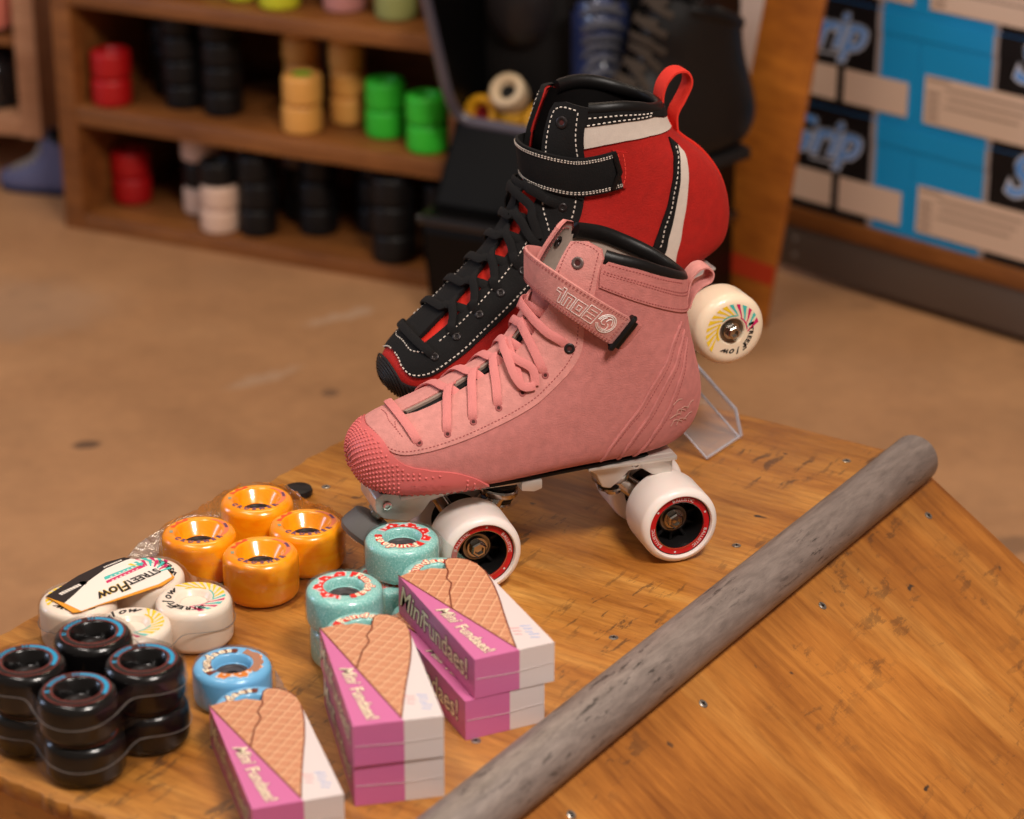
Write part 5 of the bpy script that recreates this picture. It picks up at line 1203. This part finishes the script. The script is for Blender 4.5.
M_navy = mat('navy_rubber', (26, 34, 58), .5); M_blu = mat('dusty_blue_cloth', (86, 86, 116), .7, sheen=.2)
plain_boot((-.655, 3.47, ZF + .0055), math.radians(160), 0, .50, 'skate_boot', 'dusty blue boot with navy sole on the floor under the pale shelf', M_blu, M_navy, mat('grey_lace', (150, 140, 130), .7))

# ------------------------------------------------------------------ two black plastic tubs with gear
M_tub = mat('tub_black_plastic', (8, 7, 7), .45, coat=.0, spec=.2); M_rim = mat('tub_rim_reflection_grey', (88, 84, 96), .25, coat=.8); M_rim0 = mat('tub_rim_dark', (24, 22, 25), .25, coat=.8)  # upper rim's lavender grey paints the window's reflection on dark plastic
TO = (-.0973, 2.975)
def tub(prof, zb, W, label, bevel=.0):
    """prof: closed side outline (t, z) of the end walls; front and floor follow the outline"""
    o = empty('storage_tub', (*TO, zb), SA, label, 'tub'); m = MB(); th = .004
    F_ = Matrix(((0, 0, 1, 0), (1, 0, 0, 0), (0, 1, 0, 0), (0, 0, 0, 1)))
    for x in (0, W - th): m.prism(prof['end'], x, x + th, 0, 0, F_)
    for P in prof['strips']: m.prism(P, 0, W, 0, 0, F_)
    m.build('body', M_tub, o, ang=30)
    m = MB()
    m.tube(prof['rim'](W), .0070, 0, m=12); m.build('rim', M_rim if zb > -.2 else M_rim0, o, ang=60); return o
TW, TD = .335, .155
E1 = [(0, 0), (.068, .092), (.050, .110), (-.020, .268), (.06, .30), (TD, .30), (TD, 0)]
def strip(a, b, th):
    a, b = np.array(a), np.array(b); d = (b - a) / np.linalg.norm(b - a); n = np.array([-d[1], d[0]]) * th; return [tuple(a), tuple(b), tuple(b - n), tuple(a - n)]
rim1 = lambda W: catmull([(.002, -.018, .270), (.0015, .010, .205), (.0015, .038, .138), (.003, .060, .104), (.014, .067, .094), (.032, .068, .091), (W * .5, .068, .088), (W - .03, .068, .091), (W - .010, .066, .096), (W - .002, .056, .110), (W - .001, .010, .205), (W - .002, -.018, .270)], 80)
tub(dict(end=E1, strips=[strip((0, 0), (.068, .092), .004), strip((TD, 0), (0, 0), .004), [(TD - .004, 0), (TD, 0), (TD, .30), (TD - .004, .30)], [(.07, .066), (TD - .004, .066), (TD - .004, .070), (.07, .070)]], rim=rim1), -.1605, TW, 'open black plastic tub full of skate gear, standing on another black tub')
E0 = [(-.004, 0), (-.030, .125), (-.024, .147), (TD, .147), (TD, 0)]
rim0 = lambda W: catmull([(0, TD, .1405), (0, .05, .1405), (.0, -.020, .1405), (.010, -.027, .1405), (W * .5, -.028, .1405), (W - .01, -.027, .1405), (W, -.02, .1405), (W, TD, .1405)], 60)
tub(dict(end=E0, strips=[strip((-.004, 0), (-.030, .125), .004), strip((-.030, .125), (-.024, .147), .004), [(-.004, 0), (TD, 0), (TD, .004), (-.004, .004)], [(-.022, .143), (TD, .143), (TD, .147), (-.022, .147)], [(TD - .004, .004), (TD, .004), (TD, .143), (TD - .004, .143)]], rim=rim0), ZF + .0002, TW, 'closed black plastic tub on the floor under the open one')
def tubpt(u, t, z): p = R25 @ Vector((u, t, 0)); return (TO[0] + p.x, TO[1] + p.y, z)
ZB = -.1605 + .0702
yel_ = pu('mustard', (196, 140, 14)); dkr = pu('dark_red_hub', (120, 10, 16)); cream = pu('cream', (204, 180, 148))
def gear_wheel(u, t, z, rx, rz, c1, c2, lab, R=.0235, w=.034):
    o = loose_wheel(c1, c2, R, w); o.location = tubpt(u, t, z); o.rotation_euler = (Matrix.Rotation(rz, 4, 'Z') @ Matrix.Rotation(rx, 4, 'X')).to_euler(); return tag(o, lab, 'wheel', 'wheels in the open tub')
gear_wheel(.024, .096, ZB + .0245, math.radians(72), -.45, yel_, dkr, 'mustard yellow wheel with dark red centre at the left of the open tub')
gear_wheel(.106, .098, ZB + .0245, math.radians(66), -.3, yel_, dkr, 'mustard yellow wheel with dark red centre, right of the cream one in the tub')
gear_wheel(.062, .088, ZB + .0570, math.radians(50), -.4, cream, blk_, 'cream wheel with dark centre lying between two mustard wheels in the tub', .023, .030)
gear_wheel(.064, .099, ZB + .0172, 0, 0, yel_, dkr, 'mustard yellow wheel under the cream wheel in the tub', .0190, .034)
# knee pad: curved hard cap on a padded sleeve
def pad(loc, rz, label):
    o = empty('knee_pad', loc, rz, label, 'knee pad'); m = MB(); n = 16; V = []; F = []
    for i in range(n + 1):
        for j in range(n + 1):
            a = (i / n - .5) * 2.2; b = j / n - .5
            V.append((.075 * math.sin(a) , -.060 * math.cos(a) * (1 - .9 * b * b), .22 * (b + .5)))
    F = [(i * (n + 1) + j, i * (n + 1) + j + 1, (i + 1) * (n + 1) + j + 1, (i + 1) * (n + 1) + j) for i in range(n) for j in range(n)]
    b_ = bmesh.new(); vs = [b_.verts.new(v) for v in V]; [b_.faces.new([vs[k] for k in f]) for f in F]; bmesh.ops.recalc_face_normals(b_, faces=b_.faces[:])
    bmesh.ops.solidify(b_, geom=b_.faces[:], thickness=.012); m.bm(b_, 0); m.build('padded_sleeve', mat('neoprene_black', (20, 17, 17), .75, bump=.3, bscale=500), o, ang=60)
    m = MB(); m.lathe([(.001, .022), (.020, .020), (.036, .012), (.044, 0), (.040, -.003)], 32, 0, Matrix.Translation((0, -.064, .12)) @ Matrix.Rotation(PI / 2, 4, 'X') @ Matrix.Diagonal((1, 1.25, 1, 1))); m.build('hard_cap', mat('pad_cap_black', (36, 32, 33), .3), o, ang=60)
    for z in (.05, .17): m = MB(); m.sweep([(-.07, -.02, z), (0, .0, z), (.07, -.02, z)], [(0, 1, 0)] * 3, .014, .0015); m.build('strap', M_buckle, o)
    return o
pad(tubpt(.052, .185, ZB + .040), SA + .1, 'black knee pad behind the wheels in the open tub')
M_bb = mat('boot_black_leather', (20, 18, 18), .45, coat=.1, bump=.2, bscale=200); M_bsole = mat('boot_sole_black', (28, 25, 25), .6); M_blace = mat('tan_lace', (58, 48, 40), .8)
M_bblue = mat('boot_blue_shine', (40, 50, 88), .28, coat=.6)
plain_boot(tubpt(.185, .085, -.0560), SA + math.radians(-62), math.radians(6), .90, 'skate_boot', 'glossy dark blue skate boot with black collar, toe over the lip of the open tub', M_bblue, M_bsole, mat('pale_lace', (70, 70, 80), .8))
plain_boot(tubpt(.312, .000, -.0560), SA + math.radians(-128), math.radians(4), 1.12, 'skate_boot', 'large black leather skate boot with tan laces at the right end of the open tub', M_bb, M_bsole, M_blace)
# ------------------------------------------------------------------ leaning board
M_card = wood('brown_board', [(.2, (180, 104, 28)), (.5, (192, 114, 34)), (.8, (204, 126, 44))], (3, 12, 6), .55, 0, .05, 2.)
lb = empty('leaning_board', (.313, 2.945, ZF), math.radians(-38), 'tall orange-brown board with a red tape stripe leaning by the blue boxes', 'board')
lean = Matrix.Rotation(math.radians(5.2), 4, 'Y') @ Matrix.Rotation(math.radians(-6), 4, 'X')
m = MB(); m.prism([(-.088, 0), (0, 0), (.0, .72), (-.075, .72)], -.008, 0, .0008); sh = m.build('sheet', M_card, lb); sh.matrix_local = lean @ Matrix.Rotation(PI / 2, 4, 'X') @ Matrix.Translation((0, 0, 0))
m = MB(); m.box((-.0874, -.0006, .055), (.0002, .0, .080)); tp = m.build('tape_stripe', mat('red_tape', (176, 52, 24), .5), lb); tp.matrix_local = lean
# ------------------------------------------------------------------ right shelf with shoe boxes
QA = math.radians(-43.56); QO = (.353, 3.140, ZF)
rs = empty('shelving_unit', QO, QA, 'low dark-skirted shelf with a wooden board carrying blue and black shoe boxes', 'shelf')
M_kick = mat('dark_metal', (88, 74, 66), .45, .1)
brd('skirt_panel', (-.015, .0, .012), (.75, .012, .072), rs, M_kick); brd('shelf_board', (-.015, -.004, .072), (.75, .36, .0955), rs)
for x in (-.015, .73): brd('side_panel', (x, .30, 0), (x + .02, .36, .072), rs, M_kick)
m = MB()
for x in (.02, .52):
    for z in (.030, .052): m.lathe([(0, .002), (.003, .002), (.004, 0)], 12, 0, axisM((x, 0, z), (0, -1, 0)))
m.build('bolt', M_screw, rs)
M_bblk = mat('box_print_black', (20, 16, 17), .5); M_bblu = mat('box_blue', (18, 140, 200), .5); M_bwht = mat('box_label_white', (206, 178, 158), .6); M_bedge = mat('box_edge_grey', (150, 138, 136), .6)
M_logo = mat('logo_pale_blue', (80, 140, 210), .5); M_logoe = mat('logo_outline_grey', (190, 190, 200), .5); M_ink = mat('label_ink', (150, 126, 112), .6); M_kr = mat('box_lid_brown', (120, 90, 70), .6)
def shoe_box(x0, z0, side, label):
    W, Hh, D = .196, .1405, .30
    o = empty('shoe_box', tuple(Vector(QO) + Matrix.Rotation(QA, 4, 'Z') @ Vector((x0, .004, 0)) + Vector((0, 0, z0 - ZF))), QA, label, 'shoe box', 'blue and black shoe boxes')
    m = MB(); m.box((0, 0, 0), (W - .0006, D, Hh - .014), .0006, 0)
    y = -.0004
    def R_(xa, za, xb, zb, mi, dy=0): m.box((xa, y - dy - .0003, za), (xb, 0.0001, zb), 0, mi)
    if side == 'L': bx0, bx1, kx0, kx1 = .140, W - .002, .0, .132
    else: bx0, bx1, kx0, kx1 = .004, .104, .112, W - .001
    R_(kx0, .001, kx1, Hh - .015, 1); ex = sorted((bx0 if side == 'L' else bx1, kx1 if side == 'L' else kx0)); R_(ex[0], .001, ex[1], Hh - .015, 3)
    m.build('carton', [M_bblu, M_bblk, M_bwht, M_bedge], o, smooth=False)
    m = MB(); m.box((-.001, -.0015, Hh - .028), (W - .0002, D + .001, Hh - .0004), .0008, 0)
    m.box((kx0, -.0022, Hh - .0285), (kx1, -.0010, Hh - .0002), 0, 1); m.box((ex[0], -.0020, Hh - .0275), (ex[1], -.0014, Hh - .001), 0, 3); m.build('lid', [M_bblu, M_bblk, M_bwht, M_bedge], o, smooth=False)
    m = MB()
    def lab(xa, za, xb, zb, lines):
        m.box((xa, -.0028, za), (xb, -.0019, zb), 0, 0)
        for k in range(lines): m.box((xa + .03 + .004 * (k % 2), -.0030, zb - .014 - k * .011), (xb - .03 - .008 * (k % 3), -.0028, zb - .011 - k * .011), 0, 1)
        if lines: m.box((xa + .003, -.0030, zb - .006), (xa + .036, -.0028, zb - .0025), 0, 1); [m.box((xa + .004, -.0030, za + .006 + .010 * k), (xa + .022, -.0028, za + .011 + .010 * k), 0, 1) for k in range(4)]
    if side == 'L': lab(.088, .013, .184, .056, 0); lab(.010, .013, .076, .056, 0)
    else: lab(.012, .012, W - .002, .072, 3)
    m.build('label', [M_bwht, M_ink], o, smooth=False)
    m = MB(); lx, lz, sz = (.058, .080, .068) if side == 'L' else (.176, .094, .074)
    tx = 'Grip' if side == 'L' else 'Sure'
    for mi, b, dy in ((0, .055, .0022), (1, .012, .0026), ):
        m.text(tx, sz, lambda px, py: (lx + px + (0 if side == 'L' else .030), -dy, lz + py + px * .05), mi, b, .35, .5)
    if side == 'L': m.box((.040, -.0024, .070), (.092, -.0021, .0725), 0, 0)
    V = [v for v in m.v]
    m.v = [np.column_stack([np.clip(v[:, 0], 0, W + .0), v[:, 1:]]) for v in m.v]
    m.build('logo_print', [M_logoe, M_logo], o, smooth=False)
    return o
zb0 = ZF + .0958
for k, lv in enumerate(('bottom', 'middle', 'top')):
    shoe_box(-.004, zb0 + k * .1408, 'L', f'blue and black shoe box with blank labels, {lv} of the stack beside the leaning board')
    shoe_box(.1925, zb0 + k * .1408, 'R', f'blue and black shoe box with printed label, {lv} of the stack at the right edge')
